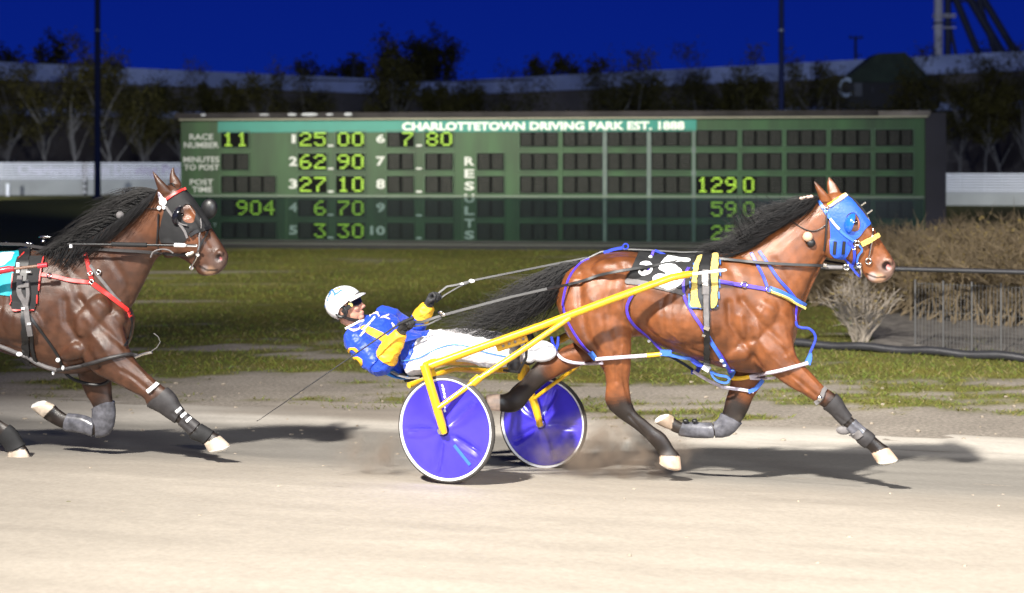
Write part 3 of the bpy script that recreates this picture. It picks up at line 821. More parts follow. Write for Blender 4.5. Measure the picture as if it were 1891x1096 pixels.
o = make_shrub(5, .95, .62, 30, 420, True); p = W(1590, 0, 19.6); o.location = (p.x, p.y, 0); tag(o, 'pale stemmed bare shrub fanning up behind the black pipe', 'shrub')
bp1 = make_shrub(8, 1.3, .95, 90, 2600, False, .38); bp2 = make_shrub(9, 1.15, 1.05, 90, 2600, False, .42)
BR = [(1478, 25.5, 0, .74, 'brown shrub half hidden behind the leading horse muzzle'), (1545, 26.0, 1, .92, 'brown shrub below the dark end of the scoreboard'), (1608, 24.6, 0, .84, 'brown shrub just above the pale stemmed one'), (1662, 23.8, 1, .98, 'brown shrub right of the pale stemmed one'),
      (1700, 25.0, 0, 1.06, 'dense brown shrub between the muzzle and the right edge'), (1738, 22.8, 1, 1.04, 'brown shrub with a low crown in the front row near the right edge'), (1776, 24.2, 0, 1.16, 'tall brown shrub behind the front row near the right edge'), (1812, 22.4, 1, 1.14, 'wide brown shrub in the front row second from the right edge'),
      (1850, 24.0, 0, 1.24, 'tall brown shrub in the back row by the right edge'), (1880, 21.8, 1, 1.16, 'brown shrub at the right edge, front row'), (1925, 23.0, 0, 1.26, 'tallest brown shrub cut by the right edge'), (1640, 28.0, 0, 1.02, 'brown shrub in the back row nearest the scoreboard'), (1762, 27.0, 1, 1.2, 'brown shrub in the back row below the right rail')]
used = set()
for px, D, k, sc, lab in BR:
    pr = (bp1, bp2)[k]; o = pr if k not in used else copy_tree(pr); used.add(k)
    p = W(px, 0, D); o.location = (p.x, p.y, 0); o.rotation_euler = (0, 0, rng.uniform(0, 6.28)); o.scale = (sc * rng.uniform(.95, 1.15), sc, sc * rng.uniform(.94, 1.06)); tag(o, lab, 'shrub', 'brown shrubs of the hedge at the right')
# earth under the hedge
m = MB(); gx = np.linspace(3.6, 9.5, 70); gy = np.linspace(17.2, 29, 90); idx = {}
for j, y in enumerate(gy):
    for i, x in enumerate(gx):
        e_ = min(x - (4.6 + .012 * (y - 18) ** 2 + .5 * nz2(x, y, .6, 3)), y - (18.55 - .32 * (x - 5)), 30 - y)
        m.v.append((x, y, -.05 + .09 * float(sstep(-.3, .5, e_)) + .03 * nz2(x, y, 2.5, 6)))
for j in range(89):
    for i in range(69): q = j * 70 + i; m.f.append((q, q + 1, q + 71, q + 70))
m.build('soil_ground', node_mat('bed_earth', (.15, .135, .12), .95, var=.45, scale=7, bump=.9, bscale=22), kind='structure')
wf = thing('wire_fence', W(1800, 650, 18.4), 'low grey wire fence of thin uprights in front of the brown hedge', 'fence')
m_wire = node_mat('wire_grey', (.13, .128, .125), .5, metal=.4)
fa, fb_ = W(1690, 0, 18.9), W(1960, 0, 17.9); n_ = 40
for k in range(n_ + 1):
    p = fa.lerp(fb_, k / n_); p.z = 0; m = MB(); w_ = .014 if k % 8 == 0 else .004; m.tube([p, p + Vector((0, 0, .86 + .03 * (k % 8 == 0)))], w_, 6); m.build('post' if k % 8 == 0 else 'upright', m_wire, wf)
for z in (.12, .48, .84):
    m = MB(); a_, b_ = fa.copy(), fb_.copy(); a_.z = b_.z = z; m.tube([a_, b_], .0035, 6); m.build('wire', m_wire, wf)
m_pipe = node_mat('pipe_black', (.035, .035, .04), .38, var=.2, scale=6)
pp = []
for k in range(40):
    x = 1440 + k * 14; p = W(x, 0, 19.1 - .0035 * (x - 1440)); p.z = .055 + .012 * math.sin(k * .7); pp.append(p)
m = MB(); m.tube(pp, .055, 12); o = m.build('drain_pipe', m_pipe, loc=pp[0]); tag(o, 'black plastic drain pipe lying along the front of the hedge', 'pipe')
rb = thing('rail_barrier', W(1443, 640, 18.6), 'single dark horizontal rail running behind the leading horse to the right edge', 'barrier')
m = MB(); m.tube([W(1432, 493, 18.6), W(1650, 497, 18.3), W(1891, 503, 17.9), W(2010, 506, 17.7)], .03, 10); m.build('rail', m_pipe, rb)
for px, D in ((1440, 18.6), (2000, 17.7)):
    p = W(px, 0, D); m = MB(); m.tube([(p.x, p.y, -.05), (p.x, p.y, W(px, 493 if px < 1600 else 506, D).z + .03)], .035, 10); m.build('post', m_pipe, rb)
# ------------------------------------------------------------------ horses
def coat_mat(name):
    m = node_mat(name, rough=.40, spec=.5, attr='Col', var=.30, scale=16, bump=.16, bscale=260, rvar=.12)
    t = m.node_tree; b = t.nodes['Principled BSDF']; b.inputs['Coat Weight'].default_value = .04; b.inputs['Coat Roughness'].default_value = .3
    return m
m_coat = coat_mat('horse_coat')
m_hair = node_mat('black_hair', (.007, .006, .006), .55, spec=.22, var=.5, scale=9)
m_eye = node_mat('eye_dark', (.01, .006, .004), .06, coat=1.0)
m_blue = node_mat('strap_blue', (.03, .06, .55), .38, var=.10, scale=40)
m_lblue = node_mat('strap_light_blue', (.05, .16, .62), .38, var=.10, scale=40)
m_violet = node_mat('strap_violet', (.075, .04, .55), .38, var=.10, scale=40)
m_hob = node_mat('hobble_white', (.60, .54, .62), .42, var=.15, scale=40)
m_yel = node_mat('tape_yellow', (.80, .46, .03), .45, var=.08, scale=40)
m_fleece = node_mat('fleece_yellow', (.80, .60, .16), .95, var=.15, scale=90, bump=.8, bscale=140)
m_fleecew = node_mat('fleece_cream', (.80, .74, .55), .95, var=.12, scale=90, bump=.8, bscale=140)
m_blk = node_mat('black_leather', (.014, .014, .015), .42, var=.2, scale=30)
m_blkc = node_mat('black_cloth', (.012, .012, .013), .75, var=.2, scale=30)
m_greyc = node_mat('grey_cloth', (.15, .14, .14), .7, var=.2, scale=30)
m_wht = node_mat('white_cloth', (.80, .80, .80), .7)
m_steel = node_mat('steel', (.72, .70, .66), .22, metal=1.0)
m_boot = node_mat('boot_grey', (.034, .031, .032), .55, var=.25, scale=25)
m_bootl = node_mat('boot_shiny', (.10, .10, .115), .25, var=.5, scale=18)
m_hood = node_mat('hood_blue', (.022, .10, .58), .42, var=.08, scale=30, bump=.15, bscale=60)
m_red = node_mat('strap_red', (.62, .035, .03), .42, var=.1, scale=40)
m_turq = node_mat('cloth_turquoise', (.01, .40, .48), .6, var=.08, scale=20)
m_brand = node_mat('white_hair', (.62, .55, .50), .8)

def build_horse(pl, T, neck, head, legs, extra, ears, voxel):
    mb = MB()
    loft(mb, edge_secs(pl, T), 4, 28, .92)
    loft(mb, edge_secs(pl, neck), 4, 22)
    loft(mb, edge_secs(pl, head), 4, 22, .9)
    for rows, off in legs: loft(mb, edge_secs(pl, rows, off), 3, 18)
    for (px, py, off, ra, rb, rl, ang) in extra:      # muscles: radii in metres along, across, lateral
        c = pl.at(px, py, off); ca, sa = math.cos(R(ang)), math.sin(R(ang))
        mb.ellipsoid(c, (pl.h3 * ca + Vector((0, 0, sa))) * ra, pl.n3 * rl, (pl.h3 * -sa + Vector((0, 0, ca))) * rb)
    for rows in ears: loft(mb, edge_secs(pl, rows), 4, 14)
    return remesh(mb, voxel, 5)

def leg_axis(pl, rows, off):
    s = edge_secs(pl, rows, off); q = catmull([np.concatenate([c, [np.linalg.norm(a)]]) for c, a, b in s], 4)
    return np.array(q)
def paint_coat(B, base, legs, hoofs, muzzle, seed, dark):
    """coat colours of the animal: bay body, black points, pale hooves"""
    P = B.co; n = len(P)
    c = np.tile(np.array(base), (n, 1)) * (1 + .16 * vnoise(P, 9, seed) + .07 * vnoise(P, 30, seed + 1))[:, None]
    belly = sstep(.0, .5, vnoise(P, 5, seed + 5)); c = c * (1 - .12 * belly)[:, None]
    best = np.full(n, 9.); tl = np.zeros(n); li = -np.ones(n, int)
    for k, (ax, t0, t1) in enumerate(legs):
        for i in range(len(ax)):
            d = np.linalg.norm(P - ax[i, :3], axis=1) / max(ax[i, 3], .03)
            u = d < best; best[u] = d[u]; tl[u] = i / (len(ax) - 1); li[u] = k
    blk = np.array([.016, .011, .009]) + np.array([.034, .029, .025]) * sstep(.2, 1.0, vnoise(P, 22, seed + 9))[:, None]
    for k, (ax, t0, t1) in enumerate(legs):
        w = (li == k) * (best < 1.9) * sstep(t0, t1, tl + .03 * vnoise(P, 14, k))
        c = c * (1 - w)[:, None] + blk * w[:, None]
    for poly, s, colr in hoofs:
        w = inside(poly, B.px, B.py) & ((np.sign(B.side) == s) | (s == 0)) 
        c[w] = np.array(colr) * (1 + .18 * vnoise(P[w], 25, 3))[:, None]
    for (x, y, r0, r1, colr, amt) in muzzle:
        w = (1 - sstep(r0, r1, np.hypot(B.ox - x, B.oy - y)))[:, None] * amt
        c = c * (1 - w) + np.array(colr) * w
    return c
def dent(B, x, y, r, depth):
    w = np.clip(1 - np.hypot((B.ox - x), (B.oy - y)) / r, 0, 1) * (np.abs(B.side) > .015)
    B.co -= B.no * (w ** .7 * depth)[:, None]
def groove(B, pts, w, depth, side=1):
    d = stroke(pts, B.ox, B.oy); k = np.exp(-(d / w) ** 2) * ((B.side * side > .03) if side else (np.abs(B.side) > .03)); B.co -= B.no * (k * depth)[:, None]
GR = [([(1346, 560), (1348, 598), (1363, 621), (1384, 649), (1405, 683)], 7, .017), ([(1371, 555), (1403, 596), (1433, 623), (1458, 645)], 7, .014), ([(1340, 482), (1362, 520), (1371, 556)], 9, .010), ([(1478, 575), (1500, 520), (1520, 478)], 5, .012), ([(1430, 480), (1455, 520), (1466, 560)], 7, .008),
      ([(1450, 688), (1478, 706), (1506, 730)], 3.5, .009), ([(1545, 766), (1588, 802)], 2.6, .006), ([(1410, 560), (1440, 580), (1462, 600)], 8, -.012), ([(1395, 620), (1420, 650)], 9, -.012), ([(1368, 585), (1372, 620)], 7, -.012)]
GV = [([(1452, 660), (1480, 682), (1512, 716)], 2.2, -.005), ([(1425, 660), (1455, 690), (1490, 725)], 2.0, -.0045), ([(1330, 668), (1280, 652), (1220, 622)], 2.4, -.005), ([(1280, 652), (1255, 630), (1232, 612)], 2.2, -.004), ([(1150, 640), (1146, 690), (1152, 730)], 2.2, -.004), ([(1390, 640), (1402, 618), (1398, 590), (1410, 570)], 2.2, -.004)]
GH = [([(1170, 600), (1152, 560), (1158, 520), (1150, 490)], 8, .016), ([(1072, 505), (1070, 560), (1084, 620), (1106, 655)], 7, .014), ([(1128, 520), (1118, 560), (1122, 610), (1138, 650)], 9, .010), ([(1138, 655), (1139, 705)], 4, .009), ([(1162, 768), (1196, 808)], 2.6, .006), ([(1150, 700), (1164, 745)], 3, .006),
      ([(1232, 520), (1222, 570), (1226, 610)], 4, .004), ([(1248, 515), (1238, 575), (1244, 625)], 4, .0045), ([(1264, 555), (1256, 590), (1262, 640)], 4, .0045), ([(1282, 580), (1276, 610), (1282, 650)], 4, .004), ([(1200, 625), (1250, 640), (1300, 655)], 4, .006), ([(1180, 510), (1240, 540), (1290, 590)], 14, -.006), ([(1095, 560), (1110, 600)], 12, -.010)]
def finish_body(B, col, name, root):
    loc = root_loc(root)
    me = B.me; me.vertices.foreach_set('co', (B.co - np.array(loc)).ravel()); me.update()
    me.polygons.foreach_set('use_smooth', [True] * len(me.polygons)); me.materials.clear(); me.materials.append(m_coat)
    set_colors(me, col); me.name = name
    return link_mesh(name, me, root)

def strands_from(pl, roots, flows, n, seed, w=.0035, spread=(.05, .07), offs=(-.06, .06), curl=.02):
    """roots: px polyline; flows: list of (t, [px offsets]) hair paths interpolated along the root line"""
    r = random.Random(seed); out = []
    rp = dens([np.array(p, float) for p in roots], 1.0)
    ts = [f[0] for f in flows]
    for _ in range(n):
        t = r.random(); base = rp[int(t * (len(rp) - 1))]
        i = max(j for j in range(len(ts)) if ts[j] <= t + 1e-9); j = min(i + 1, len(ts) - 1)
        u = 0 if i == j else (t - ts[i]) / (ts[j] - ts[i])
        fl = [(np.array(a) * (1 - u) + np.array(b) * u) for a, b in zip(flows[i][1], flows[j][1])]
        L = r.uniform(.55, 1.12); off0 = r.uniform(*offs); off1 = off0 * 1.4 + r.gauss(0, spread[0])
        dy = r.gauss(0, spread[1]) * 265; dx = r.gauss(0, spread[1] * .6) * 265; ph = r.uniform(0, 6.28); cu = r.gauss(0, curl) * 265
        ctrl = [base] + [base + f * L + np.array([dx, dy]) * ((k + 1) / len(fl)) ** 1.3 for k, f in enumerate(fl)]
        q = catmull(ctrl, 4); m_ = len(q) - 1
        out.append(([pl.at(p[0] + cu * math.sin(ph + k * .9) * k / m_ * .5, p[1] + cu * math.sin(ph + k * .8) * k / m_, off0 + (off1 - off0) * k / m_) for k, p in enumerate(q)], w * r.uniform(.7, 1.5)))
    return out

# ---- leading horse
P1 = Plane(1.2, 9.97, 8)
T1 = [((1036, 525), (1036, 585), .10), ((1047, 500), (1050, 622), .185), ((1076, 481), (1080, 642), .235), ((1112, 468), (1112, 640), .265), ((1150, 464), (1150, 628), .275),
      ((1185, 467), (1186, 622), .265), ((1220, 471), (1222, 640), .275), ((1255, 472), (1260, 656), .285), ((1290, 470), (1302, 669), .28), ((1325, 467), (1342, 682), .255),
      ((1362, 466), (1388, 690), .225), ((1398, 474), (1424, 684), .205), ((1432, 496), (1452, 664), .175), ((1456, 535), (1468, 630), .13), ((1466, 565), (1473, 606), .07)]
N1 = [((1300, 474), (1385, 640), .15), ((1340, 466), (1432, 628), .16), ((1378, 452), (1466, 598), .145), ((1410, 436), (1487, 560), .12), ((1440, 416), (1500, 530), .10), ((1470, 393), (1513, 503), .088), ((1498, 370), (1524, 480), .082), ((1520, 361), (1540, 468), .082)]
H1 = [((1514, 364), (1527, 446), .07), ((1533, 357), (1530, 470), .082), ((1554, 356), (1537, 478), .092), ((1580, 374), (1556, 481), .102), ((1603, 402), (1576, 489), .088), ((1619, 431), (1587, 499), .068), ((1634, 455), (1596, 509), .056), ((1647, 475), (1603, 518), .055), ((1654, 490), (1612, 523), .052), ((1651, 503), (1626, 523), .04)]
HN1 = [((1160, 500), (1046, 515), .09, .12), ((1171, 560), (1032, 568), .12, .15), ((1167, 612), (1050, 622), .115, .165), ((1166, 648), (1086, 655), .095, .17), ((1165, 680), (1113, 682), .075, .165), ((1162, 708), (1119, 708), .055, .16),
       ((1165, 732), (1117, 737), .048, .155), ((1169, 748), (1124, 755), .044, .15), ((1176, 762), (1145, 774), .034, .15), ((1192, 775), (1164, 787), .028, .15), ((1209, 789), (1183, 802), .027, .145), ((1226, 800), (1198, 816), .034, .145),
       ((1236, 813), (1207, 827), .032, .145), ((1245, 828), (1214, 836), .031, .145), ((1256, 842), (1217, 844), .044, .145), ((1259, 868), (1217, 857), .054, .145)]
HF1 = [((1150, 540), (1060, 590), .11, -.13), ((1125, 590), (1078, 650), .11, -.14), ((1098, 616), (1098, 674), .10, -.14), ((1060, 632), (1076, 675), .08, -.14), ((1030, 647), (1046, 688), .06, -.14), ((1002, 661), (1016, 703), .048, -.14), ((985, 675), (1004, 712), .044, -.14),
       ((968, 696), (990, 724), .034, -.14), ((952, 714), (976, 740), .03, -.14), ((937, 725), (962, 757), .035, -.14), ((927, 728), (943, 763), .033, -.14), ((916, 728), (922, 760), .043, -.14), ((899, 729), (906, 759), .05, -.14)]
FN1 = [((1455, 585), (1372, 590), .09, .10), ((1465, 628), (1380, 652), .10, .125), ((1473, 661), (1405, 687), .08, .14), ((1497, 687), (1434, 697), .062, .145), ((1522, 714), (1468, 719), .05, .145), ((1536, 723), (1500, 739), .046, .145), ((1549, 734), (1514, 749), .046, .145),
       ((1557, 747), (1531, 760), .038, .145), ((1566, 762), (1545, 774), .031, .145), ((1581, 778), (1561, 790), .028, .145), ((1594, 790), (1577, 806), .029, .145), ((1608, 799), (1586, 818), .036, .145), ((1621, 811), (1602, 830), .032, .145), ((1634, 821), (1609, 837), .034, .145), ((1643, 828), (1610, 841), .042, .145), ((1660, 849), (1620, 857), .055, .145)]
FF1 = [((1430, 620), (1365, 640), .09, -.09), ((1424, 670), (1352, 685), .085, -.12), ((1406, 712), (1347, 714), .06, -.13), ((1391, 736), (1340, 738), .048, -.13), ((1381, 760), (1334, 762), .044, -.13), ((1366, 783), (1328, 776), .042, -.13), ((1345, 803), (1320, 782), .04, -.13), ((1315, 806), (1311, 784), .033, -.13), ((1285, 806), (1283, 783), .03, -.13), ((1260, 803), (1261, 781), .03, -.13), ((1244, 799), (1248, 774), .034, -.13), ((1236, 794), (1244, 770), .033, -.13), ((1228, 791), (1238, 766), .042, -.13), ((1208, 781), (1230, 765), .052, -.13)]
EX1 = [(1402, 590, .13, .20, .12, .10, 60), (1375, 645, .155, .15, .07, .07, 25), (1445, 600, .09, .13, .07, .07, 70), (1110, 560, .17, .22, .16, .11, -60), (1150, 500, .15, .22, .10, .12, 0), (1135, 628, .17, .14, .10, .09, 60), (1265, 590, .18, .30, .17, .13, -10), (1545, 452, .055, .11, .075, .035, 60), (1545, 452, -.055, .11, .075, .035, 60), (1430, 640, .14, .10, .06, .06, -40),
       (1402, 590, -.13, .20, .12, .10, 60), (1110, 560, -.17, .22, .16, .11, -60), (1265, 590, -.18, .30, .17, .13, -10), (1448, 700, .165, .16, .025, .03, -35), (1460, 690, .16, .16, .022, .03, -38), (1140, 690, .175, .16, .035, .04, 80), (1640, 484, .045, .035, .03, .02, 60), (1640, 484, -.045, .035, .03, .02, 60), (1598, 420, .06, .15, .018, .02, -57)]
E1 = [[((1514, 374), (1537, 372), .025, .055), ((1509, 358), (1530, 360), .027, .062), ((1504, 344), (1518, 347), .016, .066), ((1502, 334), (1506, 335), .006, .066)],
      [((1530, 366), (1555, 362), .025, -.05), ((1527, 348), (1549, 348), .027, -.056), ((1527, 335), (1540, 336), .016, -.06), ((1529, 327), (1534, 328), .006, -.06)]]
body1 = build_horse(P1, T1, N1, H1, [(HN1, 0), (HF1, 0), (FN1, 0), (FF1, 0)], EX1, E1, .0085)
B1 = Body(body1, P1)
h1p = P1.at(1270, 876); h1p.z = gz(h1p.x, h1p.y)
h1 = thing('racehorse', h1p, 'bay racehorse in a blue hood and blue harness leading at full pace', 'horse')
for g_ in GR + GH + GV: groove(B1, *g_); groove(B1, *g_, -1)
for pts_, w_, d_ in (([(1588, 436), (1606, 466)], 3, -.006), ([(1600, 440), (1620, 474)], 4, .005), ([(1610, 478), (1624, 500)], 4, -.005)): groove(B1, pts_, w_, d_); groove(B1, pts_, w_, d_, -1)
dent(B1, 1638, 492, 9, .026); dent(B1, 1578, 409, 9, .012)
LG1 = [(leg_axis(P1, HN1, 0), .36, .47), (leg_axis(P1, HF1, 0), .36, .50), (leg_axis(P1, FN1, 0), .26, .42), (leg_axis(P1, FF1, 0), .14, .28)]
PINK = (.55, .36, .25); HOOF = (.55, .40, .29)
hoofs1 = [([(1214, 843), (1262, 843), (1266, 882), (1210, 864)], 1, HOOF), ([(1607, 839), (1646, 825), (1668, 852), (1618, 862)], 1, HOOF),
          ([(924, 725), (924, 764), (890, 764), (890, 722)], -1, (.72, .54, .42)), ([(1238, 800), (1246, 764), (1228, 758), (1200, 782)], -1, (.40, .30, .22))]
col1 = paint_coat(B1, (.185, .060, .019), LG1, hoofs1, [(1640, 500, 10, 30, (.17, .12, .10), .7), (1622, 517, 6, 18, (.50, .30, .19), .8), (1637, 491, 6.5, 10.5, (.012, .008, .008), 1.0), (1642, 495, 2.5, 5, (.55, .18, .17), .9), (1611, 511, 4, 11, (.52, .45, .44), .7), (1503, 336, 3, 16, (.03, .018, .012), .8), (1531, 329, 2, 10, (.06, .035, .025), .7), (1586, 418, 6, 20, (.30, .085, .02), .5)], 1, 0)
# dark croup, mealy flank and mouth line
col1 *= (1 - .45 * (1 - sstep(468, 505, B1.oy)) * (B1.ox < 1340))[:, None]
wet = np.maximum.reduce([1 - sstep(4, 26, stroke(q_, B1.ox, B1.oy)) for q_ in ([(1215, 545), (1262, 560)], [(1318, 560), (1322, 600), (1330, 650)], [(1480, 560), (1505, 510), (1525, 480)], [(1360, 690), (1440, 680)], [(1060, 600), (1090, 650)])]); col1 *= (1 - .38 * wet * (.7 + .3 * vnoise(B1.co, 16, 8)))[:, None]
w = 1 - sstep(1.2, 2.4, stroke([(1600, 506), (1618, 513), (1634, 512)], B1.ox, B1.oy)); col1 = col1 * (1 - .8 * w[:, None])
sole = (B1.ox > 1205) & (B1.ox < 1262) & (stroke([(1216, 859), (1250, 878), (1262, 868)], B1.px, B1.py) < 3.5) & (B1.side > 0); col1[sole] = (.72, .68, .60)
sole = (stroke([(1618, 859), (1662, 852)], B1.px, B1.py) < 3.5) & (B1.side > 0); col1[sole] = (.72, .68, .60)
sole = (stroke([(1208, 780), (1231, 765)], B1.px, B1.py) < 4) & (B1.side < 0); col1[sole] = (.75, .72, .65)
ear = inside([(1532, 362), (1548, 360), (1542, 340), (1531, 332)], B1.px, B1.py) & (B1.side < 0) & (B1.no[:, 1] < 0); col1[ear] = (.28, .19, .15)
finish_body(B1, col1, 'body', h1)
for s in (1, -1):
    m = MB(); c = P1.at(1577, 410, .0); l, nn, _, _ = B1.bvh.ray_cast(c + P1.n3 * s * .5, -P1.n3 * s)
    m.ellipsoid(l - P1.n3 * s * .012, (.019, 0, 0), (0, .019, 0), (0, 0, .019)); m.build('eye', m_eye, h1)
# mane and tail
m = MB()
hairs(m, strands_from(P1, [(1512, 364), (1490, 376), (1462, 396), (1430, 420), (1395, 446), (1350, 466), (1318, 470)],
     [(0, [(-18, 2), (-40, 14), (-66, 30)]), (.3, [(-20, -6), (-46, 0), (-86, 22)]), (.6, [(-22, -8), (-48, -6), (-84, 18)]), (.85, [(-16, -10), (-36, -10), (-62, 8)]), (1, [(-8, -6), (-22, -4), (-40, 6)])], 950, 4, .002, (.03, .035), (-.045, .06), .010))
hairs(m, strands_from(P1, [(1512, 364), (1490, 376), (1462, 396), (1430, 420), (1395, 448), (1350, 468)],
     [(0, [(-6, 12), (-24, 30), (-50, 44)]), (.5, [(-8, 12), (-30, 22), (-66, 34)]), (1, [(-6, 6), (-22, 10), (-44, 12)])], 600, 14, .002, (.03, .02), (.02, .095), .007))
hairs(m, strands_from(P1, [(1480, 384), (1420, 425), (1380, 455)], [(0, [(-30, -6), (-60, -2), (-80, -12)]), (1, [(-14, -16), (-26, -38), (-30, -58)])], 200, 5, .0022, (.05, .06), (-.05, .06), .03))
m.build('mane', m_hair, h1)
m = MB()
hairs(m, strands_from(P1, [(1082, 484), (1062, 494), (1046, 506)],
     [(0, [(-48, 14), (-112, 52), (-190, 100), (-262, 120)]), (.5, [(-44, 16), (-104, 62), (-160, 100), (-215, 112)]), (1, [(-22, 26), (-58, 70), (-90, 92), (-140, 98)])], 820, 6, .0023, (.06, .06), (-.05, .06), .045))
hairs(m, strands_from(P1, [(1076, 486), (1052, 500)], [(0, [(-42, 6), (-92, 24), (-140, 48), (-176, 66)]), (1, [(-14, 36), (-30, 66), (-44, 88), (-60, 104)])], 420, 7, .0023, (.05, .03), (-.04, .05), .02))
m.tube([P1.at(1084, 486), P1.at(1062, 494), P1.at(1030, 512), P1.at(1000, 528)], [.035, .038, .032, .012], 8)
m.build('tail', m_hair, h1)

# ---- harness of the leading horse
OX, OY, SD = B1.ox, B1.oy, B1.side
cloth = inside([(1183, 458), (1150, 524), (1209, 534), (1264, 549), (1276, 520), (1300, 474), (1298, 456)], OX, OY) & (OY < 552)
sc1 = B1.shell(cloth, .010, 'saddle_cloth', m_blkc, h1)
B1.shell(cloth & (stroke([(1148, 526), (1209, 537), (1266, 552)], OX, OY) < 15) , .0115, 'cloth_hem', m_greyc, sc1)
num = stroke([(1268, 481), (1230, 481), (1226, 496)], OX, OY) < 5.5
num |= stroke([(1224, 496), (1245, 497), (1258, 509), (1255, 522), (1238, 531), (1216, 527)], OX, OY) < 9
num = inside([(1219, 487), (1232, 474), (1261, 479), (1256, 486), (1236, 488), (1248, 491), (1259, 499), (1266, 514), (1256, 530), (1236, 538), (1206, 528), (1204, 512), (1216, 506), (1232, 508), (1214, 500)], OX, OY) | (np.hypot((OX - 1266) / 12, (OY - 483) / 4) < 1)
num &= ~(stroke([(1228, 488), (1256, 488)], OX, OY) < 1.4)
B1.shell(num & (SD > 0), .0135, 'cloth_number', m_wht, sc1)
n2 = (np.hypot((OX - 1190.5) / 15.5, (OY - 497.5) / 13.5) < 1) & ~(stroke([(1176, 496), (1188, 494), (1196, 498)], OX, OY) < 2.4) & ~(stroke([(1186, 494), (1184, 501)], OX, OY) < 1.6)
B1.shell(n2 & (SD > 0), .0135, 'cloth_badge', m_wht, sc1)
pl_l = inside([(1287, 478), (1300, 474), (1291, 496), (1288, 520), (1288, 545), (1296, 569), (1273, 571), (1276, 520), (1280, 492)], OX, OY)
pl_r = inside([(1315, 472), (1328, 472), (1327, 500), (1324, 562), (1320, 570), (1310, 572), (1312, 520), (1310, 500)], OX, OY)
pad_area = inside([(1284, 470), (1330, 466), (1326, 572), (1271, 573), (1275, 520)], OX, OY)
sp1 = B1.shell(pad_area, .014, 'saddle_pad', m_blk, h1)
B1.shell((pl_l | pl_r), .024, 'fleece_strip', m_fleece, sp1, .01)
edge = (stroke([(1281, 490), (1274, 522), (1271.5, 570), (1296, 572)], OX, OY) < 2.2) | (stroke([(1330, 480), (1329, 510), (1325, 568), (1309, 573)], OX, OY) < 2.2)
B1.shell(edge, .020, 'pad_binding', m_lblue, sp1, .008)
girth = inside([(1294, 472), (1312, 472), (1311, 520), (1310, 580), (1314, 700), (1300, 700), (1297, 580), (1293, 520)], OX, OY) & (OY > 466)
g1 = B1.shell(girth, .020, 'girth', m_blk, h1, .0)
m = MB(); B1.strap(m, [(1303, 500), (1303, 545)], .05, .012, lift=.024); B1.strap(m, [(1304, 545), (1304, 575), (1305, 606)], .038, .008, lift=.022); m.build('billet', m_greyc, g1)
m = MB(); B1.strap(m, [(1302, 508), (1302, 528)], .042, .012, lift=.036); m.build('buckle', m_wht, g1)
m = MB(); B1.strap(m, [(1299, 604), (1309, 608)], .03, .012, lift=.03); B1.strap(m, [(1296, 618), (1302, 620)], .02, .01, lift=.03); m.build('buckle', m_steel, g1)
# terrets on top of the pad
m = MB()
for x, y in ((1290, 473), (1300, 471), (1310, 462), (1304, 474)):
    m.ellipsoid(P1.at(x, y, .0), (.016, 0, 0), (0, .016, 0), (0, 0, .013), 10, 8)
m.build('terret', m_steel, sp1)
# breast collar
bc = MB(); B1.strap(bc, [(1327, 520), (1350, 524), (1375, 528), (1400, 532), (1420, 536)], .028, .006, lift=.006)
bco = bc.build('breast_collar', m_violet, h1)
m = MB(); B1.strap(m, [(1420, 534), (1440, 541), (1460, 551), (1487, 567)], .045, .012, lift=.006); m.build('collar_fleece', m_lblue, bco)
m = MB(); B1.strap(m, [(1424, 540), (1442, 547), (1462, 557), (1488, 570)], .018, .018, lift=.010); m.build('collar_edge', m_fleece, bco)
m = MB(); B1.strap(m, [(1387, 467), (1400, 492), (1411, 515), (1418, 534)], .022, .005); B1.strap(m, [(1402, 464), (1420, 490), (1437, 515), (1456, 536), (1472, 556)], .022, .005); m.build('neck_strap', m_blue, bco)
m = MB(); B1.strap(m, [(1472, 556), (1470, 580), (1470, 596)], .018, .005); m.build('breast_drop', m_violet, bco)
m = MB(); fr = P1.at(1470, 596, .1).y
pts = [(1470, 594), (1472, 602), (1481, 606), (1493, 607), (1503, 615), (1506, 626), (1502, 638), (1496, 652), (1494, 664), (1491, 673)]
m.tube([W(x, y, fr - .01 * k) for k, (x, y) in enumerate([tuple(p) for p in dens([np.array(p, float) for p in pts], 3)])][:60] if False else [W(p[0], p[1], fr - .06) for p in dens([np.array(p, float) for p in pts], 3)], .009, 8); m.build('loose_strap', m_blue, bco)
m = MB(); m.ribbon([W(1497, 652, fr - .065), W(1495, 662, fr - .065), W(1491, 673, fr - .065)], P1.n3, [.02, .04, .045], .012); m.build('loop_guard', m_lblue, bco)
for x, y in ((1374, 527), (1419, 536)):
    m = MB(); l, nn = B1.hit(x, y); l = l + nn * .014; u = nn.orthogonal().normalized(); m.torus(l, u, nn.cross(u), .018, .005, 20, 8); m.build('ring', m_steel, bco)
# hobbles and their hangers
hob = MB(); B1.strap(hob, [(1222, 652), (1212, 655)], .03, .02, lift=.02, round_=True); hb = hob.build('hobble', m_yel, h1)
def piece(pts, w, mat, name, rnd=True, lift=.008, off=.16, par=None, t=.006):
    m = MB(); B1.strap(m, pts, w, t, off, lift, rnd); return m.build(name, mat, par or hb)
piece([(1101, 664), (1125, 662), (1160, 659.5), (1194, 657)], .026, m_hob, 'hobble_tube'); piece([(1193, 657), (1206, 656), (1222, 654)], .030, m_yel, 'hobble_tape')
piece([(1112, 671), (1085, 672), (1058, 670), (1040, 664), (1030, 655), (1027, 648)], .022, m_hob, 'hobble_tube', off=-.1)
piece([(1027, 650), (1024, 640), (1020, 630), (1018, 622)], .022, m_blue, 'hobble_hanger', False, off=-.1); piece([(1026, 648), (1030, 637), (1031, 622)], .02, m_blue, 'hobble_hanger', False, off=-.1)
